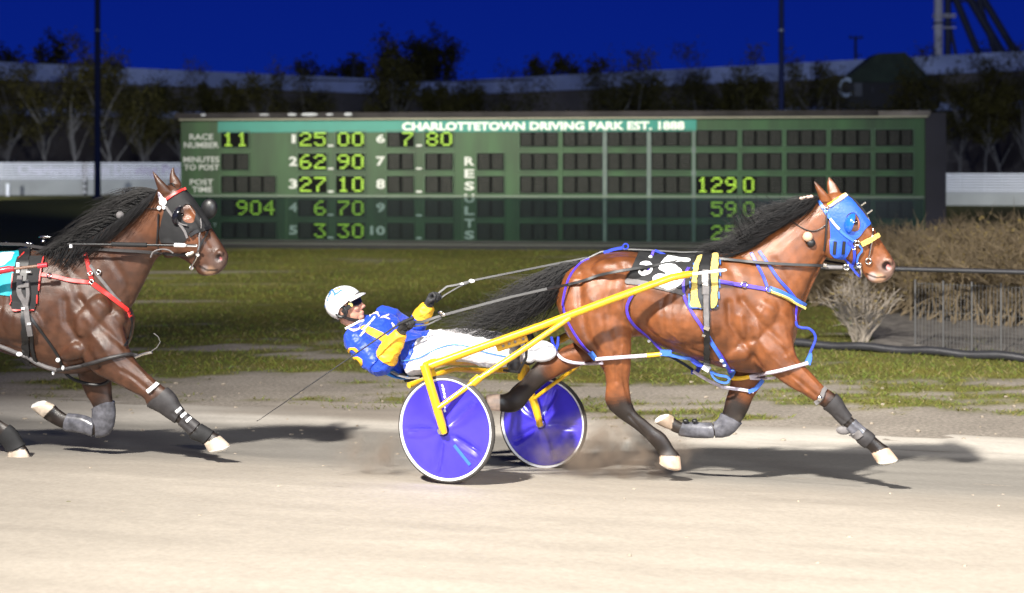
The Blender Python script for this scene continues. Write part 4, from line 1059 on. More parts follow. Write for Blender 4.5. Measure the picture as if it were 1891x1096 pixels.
piece([(1090, 650), (1101, 664)], .045, m_lblue, 'loop_guard', False, t=.012); piece([(1219, 652), (1240, 653)], .045, m_lblue, 'loop_guard', False, t=.012); piece([(1350, 682), (1353, 700)], .055, m_lblue, 'loop_guard', False, t=.012)
piece([(1352, 699), (1368, 699), (1384, 696)], .03, m_yel, 'hobble_tape'); piece([(1383, 696), (1410, 691), (1440, 685), (1470, 677), (1492, 671)], .026, m_hob, 'hobble_tube', lift=.004)
piece([(1385, 699), (1408, 700), (1432, 698)], .020, m_hob, 'hobble_tube', lift=.004)
piece([(1088, 478), (1070, 488), (1052, 512), (1043, 540), (1040, 565), (1047, 590), (1060, 615), (1078, 640), (1095, 656)], .017, m_violet, 'hobble_hanger', False)
piece([(1207, 463), (1203, 476), (1197, 500), (1184, 524), (1166, 548), (1158, 566), (1160, 584), (1172, 602), (1196, 622), (1222, 648)], .020, m_violet, 'hobble_hanger', False)
piece([(1209, 463), (1218, 466), (1230, 472)], .02, m_blue, 'hobble_hanger', False)
piece([(1288, 477), (1274, 492), (1264, 510), (1262, 530), (1265, 552), (1277, 576), (1293, 600), (1312, 630), (1330, 655), (1350, 688)], .022, m_violet, 'hobble_hanger', False)
piece([(1301, 611), (1318, 640), (1336, 668), (1349, 686)], .030, m_lblue, 'hanger_strap', False, lift=.010)
for p_ in ((1201, 478), (1200, 627), (1333, 664), (1338, 672)): 
    l, nn = B1.hit(*p_)
    if l: m = MB(); m.ellipsoid(l + nn * .012, (.013, 0, 0), (0, .008, 0), (0, 0, .013), 10, 8); m.build('buckle', m_wht, hb)
yb = P1.at(1300, 680, .06).y
def free(pts, w, mat, name, D0, D1, par=None):
    q = dens([np.array(p, float) for p in pts], 3); m = MB(); m.ribbon([W(p[0], p[1], D0 + (D1 - D0) * i / (len(q) - 1)) for i, p in enumerate(q)], P1.n3, w, .008); return m.build(name, mat, par or hb)
free([(1238, 648), (1250, 647), (1268, 654), (1276, 663)], .02, m_violet, 'belly_strap', yb, yb); free([(1236, 656), (1256, 660), (1276, 663)], .024, m_lblue, 'belly_strap', yb, yb)
free([(1276, 662), (1287, 672), (1300, 676), (1311, 684)], .034, m_blue, 'belly_strap', yb, yb); free([(1298, 677), (1310, 684)], .045, m_wht, 'strap_tab', yb - .012, yb - .012)
free([(1312, 686), (1318, 698), (1330, 706), (1343, 707), (1346, 700)], .016, m_lblue, 'belly_loop', yb, yb); free([(1312, 686), (1326, 693), (1342, 696), (1348, 702)], .018, m_lblue, 'belly_loop', yb - .01, yb - .01)
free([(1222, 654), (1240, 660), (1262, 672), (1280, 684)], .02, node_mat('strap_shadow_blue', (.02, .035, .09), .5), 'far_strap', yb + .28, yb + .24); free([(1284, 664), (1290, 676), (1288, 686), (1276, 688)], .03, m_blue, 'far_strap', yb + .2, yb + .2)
free([(1280, 686), (1296, 696), (1318, 708), (1340, 716), (1372, 720), (1392, 724)], .024, m_hob, 'far_hobble_tube', yb + .16, P1.at(1392, 724, -.06).y); free([(1382, 724), (1394, 719), (1403, 710), (1409, 702)], .03, m_lblue, 'far_loop_guard', P1.at(1392, 724, -.06).y, P1.at(1405, 706, -.06).y)
# crupper piece on the croup
m = MB(); P_, N_ = B1.strap_path([(1084, 483), (1072, 486)], 0, .004); m.ribbon([P1.at(1115, 467, .02), P1.at(1132, 461.5, .02), P1.at(1150, 458, .02)], P1.n3, .022, .006); m.torus(P1.at(1155.5, 455.5, .02), P1.h3, (0, 0, 1), .018, .005, 20, 6); m.build('croup_strap', m_blue, h1)
m = MB(); m.tube([P1.at(1072, 484, .02), P1.at(1110, 466, .01), P1.at(1150, 461, .01), P1.at(1200, 463, .01), P1.at(1260, 467, .01), P1.at(1300, 466, .01)], .012, 8); m.build('back_strap', m_blk, h1)
# leg boots and bandages
def legboot(ax, t0, t1, off, mat, name, side):
    d = np.linalg.norm(B1.co[:, None, :] - ax[None, :, :3], axis=2) / np.maximum(ax[None, :, 3], .03)
    i = d.argmin(1); t = i / (len(ax) - 1); ok = (d.min(1) < 1.6) & (t >= t0) & (t <= t1) & (np.sign(B1.side) == side)
    return B1.shell(ok, off, name, mat, h1)
legboot(LG1[2][0], .40, .57, .011, m_boot, 'knee_boot', 1); legboot(LG1[2][0], .585, .70, .009, m_bootl, 'shin_boot', 1)
legboot(LG1[3][0], .34, .50, .013, m_bootl, 'knee_boot', -1); legboot(LG1[3][0], .515, .72, .014, m_bootl, 'shin_boot', -1)
legboot(LG1[2][0], .70, .78, .008, m_boot, 'fetlock_boot', 1)
m = MB(); B1.strap(m, [(1505, 746), (1515, 738), (1521, 722), (1526, 716)], .03, .006, lift=.014); m.build('boot_strap', m_greyc, h1)
m = MB(); m.ellipsoid(W(1514, 736, B1.hit(1514, 736)[0].y - .02), (.018, 0, 0), (0, .012, 0), (0, 0, .022), 10, 8); m.build('boot_buckle', m_steel, h1)
m = MB(); B1.strap(m, [(1572, 800), (1580, 806), (1590, 800)], .05, .012, lift=.008); m.build('bandage_tail', m_greyc, h1)
m = MB(); m.ellipsoid(P1.at(1558, 795, .145), P1.h3 * .05, P1.n3 * .02, (0, 0, .03), 10, 8); m.build('trailing_flap', m_greyc, h1)
m = MB()
for x in (1266, 1283): m.ellipsoid(P1.at(x, 778, -.1), P1.h3 * .022, P1.n3 * .02, (0, 0, .016), 10, 8)
m.build('boot_strap', m_blk, h1)
# hood with an open blinker cup
def hood(B, poly, hole, cup, mat, cupmat, root, P, lift=.010):
    cx, cy, rx, ry, ang = hole; ca, sa = math.cos(R(ang)), math.sin(R(ang))
    dx, dy = B.ox - cx, B.oy - cy; u = (dx * ca + dy * sa) / rx; v = (-dx * sa + dy * ca) / ry
    h = B.shell(inside(poly, B.ox, B.oy) & (u * u + v * v > 1), lift, 'hood', mat, root, it=6)
    for s in (1, -1):
        c = P.at(cup[0], cup[1], 0); l, nn, _, _ = B.bvh.ray_cast(c + P.n3 * s * .5, -P.n3 * s)
        m = MB(); q = []; r0 = cup[2]; a0 = R(cup[3])
        ex = P.h3 * math.cos(a0) + Vector((0, 0, math.sin(a0))); ez = P.h3 * -math.sin(a0) + Vector((0, 0, math.cos(a0)))
        rows = []
        for i in range(9):            # quarter dome open towards the front
            th = R(-88 + 176 * i / 8) ; row = []
            for j in range(9):
                ph = R(cup[4] * j / 8)
                row.append(l + P.n3 * s * (.004 + r0 * .95 * math.sin(ph) * math.cos(th)) - ex * (r0 * .75 * math.cos(ph) * math.cos(th) - r0 * .1) + ez * (r0 * 1.15 * math.sin(th)))
            rows.append(row)
        vs = [p for r_ in rows for p in r_]; inn = [p - P.n3 * s * .005 + ex * .004 for p in vs]; n = len(vs)
        fs = [(i * 9 + j, i * 9 + j + 1, i * 9 + j + 10, i * 9 + j + 9) for i in range(8) for j in range(8)]
        m.add(vs + inn, fs + [(a + n, d + n, c_ + n, b + n) for a, b, c_, d in fs]); m.build('blinker_cup', cupmat, h)
    return h
hd1 = hood(B1, [(1527, 393), (1530, 384), (1562, 362), (1571, 367), (1591, 391), (1608, 414), (1587, 438), (1576, 448), (1569, 469), (1561, 479), (1539, 477), (1532, 468), (1532, 416)], (1575, 411, 11.5, 17, -18), (1568, 412, .062, -15, 100), m_hood, node_mat('cup_blue', (.015, .12, .62), .22, coat=.6), h1, P1)
for x in (1541.5, 1558):
    m = MB(); B1.strap(m, [(x + 1, 446), (x - 1, 470)], .022, .004, lift=.014); m.build('hood_tape', m_blkc, hd1)
def headstrap(pts, w, mat, name, rnd=False, lift=.012, t=.006, par=None):
    m = MB(); B1.strap(m, pts, w, t, .06, lift, rnd, 2.0); return m.build(name, mat, par or br1)
m = MB(); B1.strap(m, [(1530, 381), (1545, 372), (1562, 361)], .032, .014, .06, .012, step=2); br1 = m.build('bridle', m_fleecew, h1)
headstrap([(1528, 378), (1543, 369), (1560, 358)], .012, m_yel, 'browband_edge', lift=.024)
headstrap([(1512, 371), (1518, 381), (1525, 392), (1532, 403)], .024, m_lblue, 'cheek_strap'); headstrap([(1532, 402), (1545, 419), (1560, 434), (1577, 446)], .020, m_lblue, 'cheek_strap', lift=.016)
headstrap([(1533, 404), (1541, 414), (1550, 424)], .016, m_wht, 'strap_tab', lift=.024)
headstrap([(1590, 452), (1600, 447), (1613, 440), (1623, 434)], .034, m_fleece, 'noseband', lift=.006, t=.022)
headstrap([(1566, 447), (1576, 458), (1578, 470), (1577, 484), (1572, 494)], .020, m_blue, 'cheek_strap'); headstrap([(1585, 452), (1592, 462), (1585, 473), (1583, 486), (1588, 495)], .014, m_lblue, 'cheek_strap')
headstrap([(1612, 424), (1611, 440), (1608, 458), (1604, 476)], .012, m_steel, 'nose_chain', True); headstrap([(1564, 358), (1580, 372), (1597, 392), (1611, 420)], .014, m_blk, 'overcheck', lift=.014)
headstrap([(1527, 394), (1525, 430), (1522, 464)], .012, m_blk, 'throat_latch'); headstrap([(1560, 478), (1568, 488), (1582, 506), (1590, 512)], .016, m_blue, 'chin_strap')
for x, y, r0 in ((1563, 494, .017), (1603, 482, .018), (1582, 449, .015), (1576, 457, .012), (1525, 388, .014), (1587, 488, .014)):
    l, nn = B1.hit(x, y)
    p = (l + nn * .014) if l else P1.at(x, y, .07); u = P1.h3; m = MB(); m.torus(p, u, (0, 0, 1), r0, .005, 20, 8); m.build('bit_ring', m_steel, br1)
headstrap([(1586, 490), (1590, 500), (1589, 512)], .016, m_steel, 'bit_shank', True)
m = MB(); l, nn = B1.hit(1491, 438); m.ellipsoid(l + nn * .022, (.034, 0, 0), (0, .03, 0), (0, 0, .034), 16, 10); ep = m.build('ear_plug', node_mat('plug_pink', (.62, .40, .26), .7), h1)
m = MB(); l, nn = B1.hit(1497, 449); m.ellipsoid(l + nn * .016, (.03, 0, 0), (0, .022, 0), (0, 0, .028), 16, 10); m.build('plug_back', m_blk, ep)
m = MB(); B1.strap(m, [(1459, 407), (1474, 417), (1490, 425), (1503, 427), (1516, 422), (1527, 414)], .007, .004, lift=.006, round_=True); m.build('plug_cord', m_blk, ep)
fb = np.zeros(len(B1.co), bool)
for k in range(6):
    x, y = 1467 + k * 4.2, 427 - k * 6.4; fb |= stroke([(x - 4, y - 2), (x + 4, y + 2)], OX, OY) < 1.9
B1.shell(fb & (SD > 0), .003, 'freeze_brand', m_brand, h1)
m = MB(); m.tube([P1.at(1310, 463, 0), P1.at(1350, 445, .02), P1.at(1400, 412, .05), P1.at(1460, 384, .06), P1.at(1500, 364, .05), P1.at(1513, 362, .04)], .008, 6); m.build('overcheck_rein', m_blk, h1)
m = MB()
for k in range(4): m.ellipsoid(P1.at(1480 + k * 6, 367 - k * 1.2, .06), P1.h3 * .016, P1.n3 * .012, (0, 0, .012), 8, 6)
m.build('overcheck_tab', node_mat('tab_pink', (.5, .36, .3), .6), h1)
m = MB(); m.tube([P1.at(1584, 384, .0), P1.at(1590, 380, 0), P1.at(1599, 374, 0)], .006, 6); m.tube([P1.at(1600, 396, 0), P1.at(1606, 392, 0), P1.at(1611, 388, 0)], .006, 6); m.build('head_check_bit', m_steel, br1)
# ------------------------------------------------------------------ following horse
P2 = Plane(-2.73, 10.6, 8)
def mp(p):
    x, y = p; f = min(1, max(0, (y - 600) / 180)); return (50 + (x - 1310) * .95) * (1 - f) + (x - 1203) * f, (462 + (y - 467) * 1.03) * (1 - f) + (y - 9) * f
def mrows(rows): return [(mp(r[0]), mp(r[1])) + tuple(r[2:]) for r in rows]
T2 = mrows(T1[:9]) + [((50, 461), (60, 672), .26), ((95, 464), (105, 688), .235), ((140, 474), (150, 690), .21), ((180, 498), (200, 674), .18), ((212, 530), (226, 652), .145), ((234, 560), (239, 630), .10), ((244, 580), (245, 604), .05)]
N2 = [((36, 470), (125, 640), .15), ((85, 465), (178, 630), .16), ((126, 456), (218, 602), .145), ((163, 440), (246, 562), .12), ((203, 414), (263, 530), .10), ((238, 389), (276, 503), .088), ((268, 364), (288, 480), .082), ((290, 352), (304, 468), .082)]
H2 = [((286, 352), (292, 446), .07), ((305, 343), (302, 464), .082), ((330, 343), (314, 472), .092), ((352, 364), (330, 476), .10), ((370, 390), (346, 484), .088), ((386, 413), (356, 492), .068), ((401, 437), (362, 499), .056), ((413, 456), (368, 507), .055), ((421, 472), (379, 510), .052), ((419, 488), (393, 509), .04)]
FN2 = [((222, 580), (140, 590), .09, .10), ((234, 628), (150, 655), .10, .125), ((249, 664), (172, 687), .08, .14), ((274, 691), (205, 704), .062, .145), ((300, 713), (240, 722), .05, .145), ((312, 721), (265, 735), .046, .145), ((324, 734), (272, 748), .048, .145), ((330, 747), (294, 759), .040, .145), ((340, 760), (311, 771), .031, .145),
       ((354, 772), (329, 783), .028, .145), ((366, 781), (343, 794), .029, .145), ((380, 790), (354, 809), .036, .145), ((394, 798), (371, 815), .033, .145), ((402, 802), (376, 819), .034, .145), ((408, 806), (377, 821), .042, .145), ((427, 824), (386, 836), .055, .145)]
FF2 = [((195, 620), (140, 635), .09, -.09), ((203, 668), (143, 684), .085, -.12), ((206, 705), (150, 708), .06, -.13), ((207, 728), (160, 731), .048, -.13), ((209, 748), (172, 751), .044, -.13), ((210, 770), (173, 772), .042, -.13), ((203, 796), (170, 786), .04, -.13), ((182, 806), (168, 776), .036, -.13), ((150, 797), (150, 769), .031, -.13), ((120, 793), (126, 766), .03, -.13), ((104, 787), (115, 760), .034, -.13), ((90, 779), (107, 754), .033, -.13), ((78, 771), (101, 748), .042, -.13), ((57, 753), (82, 740), .052, -.13)]
def mex(l): return [(*mp((e[0], e[1])), *e[2:]) for e in l]
EX2 = [(170, 590, .13, .20, .12, .10, 60), (145, 645, .155, .15, .07, .07, 25), (212, 600, .09, .13, .07, .07, 70), (318, 452, .055, .11, .075, .035, 60), (318, 452, -.055, .11, .075, .035, 60), (20, 590, .18, .30, .17, .13, -10), (170, 590, -.13, .20, .12, .10, 60), (226, 704, .165, .16, .025, .03, -35), (238, 694, .16, .16, .022, .03, -38), (405, 470, .045, .035, .03, .02, 60), (405, 470, -.045, .035, .03, .02, 60), (366, 406, .06, .15, .018, .02, -57)] + mex(EX1[3:6])
E2 = [[((294, 360), (318, 355), .025, .055), ((289, 343), (307, 341), .026, .062), ((284, 328), (296, 330), .016, .066), ((280, 314), (284, 316), .006, .066)],
      [((314, 348), (337, 343), .025, -.05), ((313, 332), (330, 330), .026, -.056), ((314, 320), (324, 321), .016, -.06), ((318, 309), (322, 310), .006, -.06)]]
HN2, HF2 = mrows(HN1), mrows(HF1)
body2 = build_horse(P2, T2, N2, H2, [(HN2, 0), (HF2, 0), (FN2, 0), (FF2, 0)], EX2, E2, .009)
B2 = Body(body2, P2)
h2p = P2.at(50, 865); h2p.z = gz(h2p.x, h2p.y)
h2 = thing('racehorse', h2p, 'dark bay racehorse in a black hood and red collar following at the left edge', 'horse')
h1['group'] = h2['group'] = 'pacing racehorses'
for pts_, w_, d_ in GR + GV[:2]: groove(B2, [(x - 1226, y - 3) for x, y in pts_], w_, d_)
for pts_, w_, d_ in GH: groove(B2, [mp(p) for p in pts_], w_, d_)
for pts_, w_, d_ in (([(354, 422), (372, 452)], 3, -.006), ([(366, 426), (386, 458)], 4, .005)): groove(B2, pts_, w_, d_)
dent(B2, 404, 476, 7.5, .022); dent(B2, 344, 396, 9, .012)
LG2 = [(leg_axis(P2, HN2, 0), .36, .47), (leg_axis(P2, HF2, 0), .36, .50), (leg_axis(P2, FN2, 0), .26, .45), (leg_axis(P2, FF2, 0), .16, .32)]
HF_ = (.52, .43, .34)
hoofs2 = [([(10, 833), (46, 831), (66, 856), (16, 874)], 1, HF_), ([(374, 821), (410, 803), (436, 826), (383, 842)], 1, HF_), ([(76, 775), (104, 746), (84, 734), (46, 752)], -1, HF_)]
col2 = paint_coat(B2, (.078, .033, .018), LG2, hoofs2, [(406, 484, 8, 28, (.10, .07, .06), .55), (388, 503, 5, 15, (.36, .22, .14), .7), (404, 476, 4, 8, (.02, .012, .012), 1.0), (408, 479, 1.5, 3.5, (.5, .15, .16), .7), (378, 496, 2, 9, (.42, .36, .35), .5), (352, 404, 6, 20, (.19, .06, .02), .5), (350, 425, 10, 50, (.26, .085, .028), .5), (280, 400, 10, 60, (.22, .075, .025), .4)], 21, 0)
w = 1 - sstep(1.2, 2.4, stroke([(368, 492), (384, 500), (400, 499)], B2.ox, B2.oy)); col2 = col2 * (1 - .8 * w[:, None])
for pl_, sd in (([(386, 838), (428, 826)], 1), ([(57, 751), (83, 740)], -1), ([(16, 866), (58, 858)], 1)):
    s_ = (stroke(pl_, B2.px, B2.py) < 3.5) & (np.sign(B2.side) == sd); col2[s_] = (.75, .72, .66)
finish_body(B2, col2, 'body', h2)
for s in (1, -1):
    m = MB(); c = P2.at(343, 397, .0); l, nn, _, _ = B2.bvh.ray_cast(c + P2.n3 * s * .5, -P2.n3 * s)
    m.ellipsoid(l - P2.n3 * s * .012, (.019, 0, 0), (0, .019, 0), (0, 0, .019)); m.build('eye', m_eye, h2)
m = MB()
crest2 = [(290, 352), (268, 366), (240, 388), (205, 414), (165, 440), (125, 456), (80, 466)]
hairs(m, strands_from(P2, crest2, [(0, [(-22, -2), (-60, 4), (-110, 24)]), (.35, [(-26, -3), (-64, 8), (-108, 44)]), (.7, [(-24, -2), (-62, 10), (-100, 44)]), (1, [(-14, 2), (-34, 14), (-56, 34)])], 1000, 24, .002, (.035, .035), (-.045, .07), .010))
hairs(m, strands_from(P2, crest2, [(0, [(-8, 12), (-26, 34), (-54, 60)]), (.5, [(-10, 18), (-30, 44), (-62, 76)]), (1, [(-8, 18), (-24, 44), (-40, 70)])], 760, 25, .002, (.03, .02), (.03, .12), .008))
hairs(m, strands_from(P2, [(310, 340), (318, 338)], [(0, [(10, 12), (22, 26)]), (1, [(12, 12), (26, 24)])], 14, 26, .003, (.02, .02), (-.03, .03), .01))
m.build('mane', m_hair, h2)
m = MB(); hairs(m, strands_from(P2, [mp((1082, 484)), mp((1050, 500))], [(0, [(-50, 12), (-120, 48), (-200, 96)]), (1, [(-22, 26), (-58, 70), (-90, 92)])], 220, 27, .006, (.05, .045), (-.05, .06), .03)); m.build('tail', m_hair, h2)
OX2, OY2, SD2 = B2.ox, B2.oy, B2.side
c2 = B2.shell(inside([(-140, 455), (42, 455), (38, 480), (22, 548), (-20, 546), (-150, 530)], OX2, OY2) & (OY2 < 552), .010, 'saddle_cloth', m_turq, h2)
nm = inside([(-24, 478), (4, 469), (29, 468), (24, 480), (10, 492), (-20, 499)], OX2, OY2) | inside([(-24, 503), (9, 500), (6, 508), (-8, 516), (-26, 516)], OX2, OY2)
B2.shell(nm & (SD2 > 0), .0135, 'cloth_number', m_wht, c2)
pa = inside([(32, 474), (84, 474), (78, 500), (70, 560), (66, 574), (22, 576), (19, 556), (24, 505)], OX2, OY2)
p2 = B2.shell(pa, .014, 'saddle_pad', m_blkc, h2)
ed = (stroke([(25, 505), (20, 540), (20, 570), (26, 575.5), (40, 575.5)], OX2, OY2) < 2.3) | (stroke([(52, 576), (64, 574), (69, 562), (76, 505), (82, 478)], OX2, OY2) < 2.3) | (stroke([(34, 482), (46, 470)], OX2, OY2) < 2)
B2.shell(ed, .022, 'pad_binding', m_red, p2, .008)
gi = inside([(34, 462), (58, 462), (52, 520), (50, 575), (60, 690), (42, 690), (38, 575), (38, 520)], OX2, OY2)
g2 = B2.shell(gi, .021, 'girth', m_blk, h2)
m = MB(); B2.strap(m, [(37, 510), (36, 540), (46, 560), (50, 585), (56, 620)], .042, .012, lift=.024); B2.strap(m, [(50, 518), (52, 545), (48, 565)], .03, .01, lift=.028); B2.strap(m, [(33, 529), (54, 527)], .034, .014, lift=.032); m.build('billet', m_greyc, g2)
for x, y, w_, h_ in ((36, 500, .028, .075), (54, 598, .03, .016), (44, 575, .03, .014), (56, 506, .035, .012)):
    l, nn = B2.hit(x, y); m = MB(); a = l + nn * .034; m.ribbon([a - Vector((0, 0, h_ / 2)), a, a + Vector((0, 0, h_ / 2))], nn, w_, .012); m.build('buckle', m_wht, g2)
m = MB()
for x, y in ((51, 450), (57, 451), (50, 457), (57, 459), (80, 446), (12, 450)): m.ellipsoid(P2.at(x, y, .02), (.018, 0, 0), (0, .014, 0), (0, 0, .014), 10, 8)
m.ellipsoid(P2.at(83, 438, .02), P2.h3 * .05, P2.n3 * .012, (0, 0, .012), 10, 8); m.build('terret', m_steel, p2)
m = MB(); B2.strap(m, [(72, 507), (100, 511), (130, 518), (166, 522)], .032, .006, lift=.006); bc2 = m.build('breast_collar', m_red, h2)
def piece2(pts, w, mat, name, par, rnd=False, lift=.006, off=.1, t=.006):
    m = MB(); B2.strap(m, pts, w, t, off, lift, rnd); return m.build(name, mat, par)
piece2([(171, 524), (190, 538), (212, 554), (236, 574)], .036, m_red, 'collar_front', bc2, t=.01); piece2([(157, 468), (163, 492), (170, 520)], .032, m_red, 'neck_strap', bc2)
piece2([(166, 490), (178, 506), (195, 527), (212, 548), (222, 558)], .024, m_greyc, 'neck_strap', bc2); piece2([(236, 574), (241, 586)], .03, m_red, 'collar_front', bc2)
piece2([(240, 580), (243, 600), (238, 625), (230, 640)], .02, m_blk, 'breast_drop', bc2)
for x, y in ((170, 521), (168, 506), (92, 510), (183, 503)):
    l, nn = B2.hit(x, y); l = l + nn * .016; u = nn.orthogonal().normalized(); m = MB(); m.torus(l, u, nn.cross(u), .014, .006, 18, 8); m.build('ring', m_steel, bc2)
hb2 = piece2([(-40, 628), (0, 640), (28, 651), (48, 659)], .03, m_greyc, 'hobble', h2, True, .008)
piece2([(48, 658), (66, 670), (85, 678), (105, 684)], .03, m_greyc, 'hobble_tube', hb2, True, .008); piece2([(104, 684), (130, 680), (165, 672), (200, 662), (236, 655), (254, 657)], .028, m_boot, 'hobble_tube', hb2, True, .006)
piece2([(50, 578), (70, 605), (92, 635), (108, 660), (117, 684)], .022, m_blk, 'hobble_hanger', hb2); piece2([(58, 620), (60, 645), (66, 668)], .03, m_blk, 'hobble_hanger', hb2, t=.01)
for x, y, w_ in ((38, 651, .05), (110, 662, .035), (118, 676, .022), (100, 684, .02)):
    l, nn = B2.hit(x, y)
    if l: m = MB(); m.ellipsoid(l + nn * .022, P2.h3 * w_ * .5, P2.n3 * .012, (0, 0, .017), 10, 8); m.build('buckle', m_wht, hb2)
m = MB(); q = dens([np.array(p, float) for p in [(120, 688), (130, 698), (150, 706), (176, 711), (194, 708), (203, 700)]], 3); m.tube([P2.at(p[0], p[1], -.02) for p in q], .012, 8); m.build('far_hobble_tube', m_blk, hb2)
m = MB(); m.tube([P2.at(250, 660, .2), P2.at(262, 655, .2), P2.at(274, 652, .2), P2.at(281, 651, .2)], .012, 8); m.build('hobble_end', m_steel, hb2)
m = MB(); m.tube([P2.at(x, y, .2) for x, y in ((262, 656), (278, 650), (290, 642), (296, 632), (292, 622), (284, 616))], .003, 6); m.build('loose_wire', m_greyc, hb2)
def legboot2(ax, t0, t1, off, mat, name, side):
    d = np.linalg.norm(B2.co[:, None, :] - ax[None, :, :3], axis=2) / np.maximum(ax[None, :, 3], .03)
    i = d.argmin(1); t = i / (len(ax) - 1); ok = (d.min(1) < 1.6) & (t >= t0) & (t <= t1) & (np.sign(B2.side) == side)
    return B2.shell(ok, off, name, mat, h2)
legboot2(LG2[2][0], .36, .56, .012, m_boot, 'knee_boot', 1); sb = legboot2(LG2[2][0], .58, .71, .009, m_boot, 'shin_boot', 1); legboot2(LG2[2][0], .71, .90, .010, m_blkc, 'fetlock_boot', 1)
legboot2(LG2[3][0], .28, .50, .015, m_bootl, 'knee_boot', -1); legboot2(LG2[3][0], .53, .71, .014, m_bootl, 'shin_boot', -1); legboot2(LG2[0][0], .72, .92, .012, m_blkc, 'fetlock_boot', 1)
for k in range(3):
    x, y = 330 + k * 9.5, 758 + k * 8.5
    m = MB(); B2.strap(m, [(x - 5, y + 4), (x + 4, y - 4)], .024, .006, lift=.013); m.build('boot_tape', m_wht, sb)
m = MB(); B2.strap(m, [(272, 724), (282, 716), (291, 708)], .03, .006, lift=.014); m.build('boot_strap', m_wht, h2)
hd2 = hood(B2, [(305, 372), (309, 366), (332, 348), (346, 352), (364, 370), (376, 392), (390, 416), (374, 424), (350, 430), (346, 446), (334, 452), (297, 450), (292, 434), (302, 392)], (348, 396, 12, 17, -20), (338, 398, .064, -15, 100), m_blkc, node_mat('cup_black', (.012, .013, .018), .12, coat=.8), h2, P2)
for s, c in ((-1, (388, 386)),):
    m = MB(); m.ellipsoid(P2.at(c[0] - 2, c[1], -.12), P2.h3 * .06 + Vector((0, 0, -.02)), P2.n3 * .035, Vector((0, 0, .072)) + P2.h3 * .02, 20, 12); m.build('far_blinker', m_blk, hd2)
m = MB(); B2.strap(m, [(307, 369), (324, 358), (344, 348)], .022, .010, .06, .014, step=2); br2 = m.build('bridle', m_red, h2)
def hs2(pts, w, mat, name, rnd=False, lift=.013, t=.006):
    m = MB(); B2.strap(m, pts, w, t, .06, lift, rnd, 2.0); return m.build(name, mat, br2)
hs2([(293, 356), (297, 366), (303, 378)], .034, m_lblue if False else m_hob, 'cheek_strap'); hs2([(306, 382), (316, 396), (328, 410), (340, 426), (346, 440)], .020, m_greyc, 'cheek_strap', lift=.02)
hs2([(334, 381), (325, 386), (321, 396), (324, 406), (334, 414), (346, 417)], .011, m_greyc, 'cup_rim', True, .02)
hs2([(350, 436), (362, 428), (376, 424), (388, 420)], .03, m_blk, 'noseband', t=.014); hs2([(370, 404), (372, 420), (368, 436), (368, 452), (364, 470)], .012, m_greyc, 'cheek_strap', True)
hs2([(386, 414), (382, 432), (374, 446), (368, 460)], .016, m_blk, 'nose_strap'); hs2([(366, 465), (362, 478), (355, 490), (352, 498)], .016, m_steel, 'bit_shank', True); hs2([(250, 385), (275, 386), (296, 386)], .007, m_blk, 'plug_cord', True)
hs2([(293, 395), (291, 430), (289, 455)], .012, m_blk, 'throat_latch')
for x, y, r0 in ((303, 374, .03), (296, 385, .016), (305, 384, .016), (366, 470, .015), (357, 492, .016)):
    l, nn = B2.hit(x, y); p = (l + nn * .02) if l else P2.at(x, y, .09); m = MB(); m.ellipsoid(p, P2.h3 * r0, P2.n3 * .008, (0, 0, r0), 14, 8); m.build('bit_ring', m_wht, br2)
m = MB(); l, nn = B2.hit(222, 398); c = (l + nn * .03) if l else P2.at(222, 398, .1); m.ellipsoid(c, (.03, 0, 0), (0, .026, 0), (0, 0, .03), 14, 8); m.build('ear_plug', m_greyc, h2)
fb = np.zeros(len(B2.co), bool)
for k in range(6):
    x, y = 232 + k * 3.6, 402 - k * 3.6; fb |= stroke([(x - 3, y - 2.5), (x + 3, y + 2)], OX2, OY2) < 1.9
B2.shell(fb & (SD2 > 0), .003, 'freeze_brand', m_brand, h2)
hp = thing('head_pole', P2.at(245, 455, .12), 'black wrapped head pole with white tip along the dark bay neck', 'head pole')
yh = P2.at(345, 455, .13).y; yw = P2.at(125, 452, .24).y
m = MB(); m.tube([W(125, 451.5, yw), W(205, 452, yw - .03), W(363, 454, yh - .02)], .009, 10); m.build('rod', m_blk, hp)
m = MB(); n_ = 26; m.tube([W(206 + k * 2.6, 451.5 + k * .06, yw - .03) for k in range(n_)], [.015 + .003 * (k % 2) for k in range(n_)], 10); m.build('wrapping', m_blkc, hp)
m = MB(); m.tube([W(322, 453, yh - .02), W(340, 453.5, yh - .02), W(344, 453.8, yh - .02), W(364, 454.5, yh - .02)], [.015, .015, .009, .009], 10); m.build('tip', m_wht, hp)
rn2 = thing('reins', P2.at(180, 460, .2), 'pair of grey black reins along the neck of the dark bay horse', 'reins')
m = MB(); B2.strap(m, [(-60, 447), (0, 451), (40, 452), (57, 455)], .024, .006, .05, .03); B2.strap(m, [(57, 455), (90, 459), (130, 458), (200, 462), (270, 466), (330, 471), (345, 471)], .024, .006, .12, .02); m.build('near_rein', m_boot, rn2)
m = MB(); m.tube([W(345, 471, yh), W(352, 469, yh), W(358, 466, yh)], .014, 8); m.build('rein_clip', m_steel, rn2)
m = MB(); m.tube([W(131, 452, yw - .01), W(131, 458, yw - .01)], .012, 8); m.build('rein_keeper', m_wht, rn2)
m = MB(); q = dens([np.array(p, float) for p in [(278, 476), (283, 466), (296, 461), (310, 462), (320, 468)]], 2); m.tube([W(p[0], p[1], yh - .03) for p in q], .006, 6); m.build('loose_loop', m_greyc, rn2)

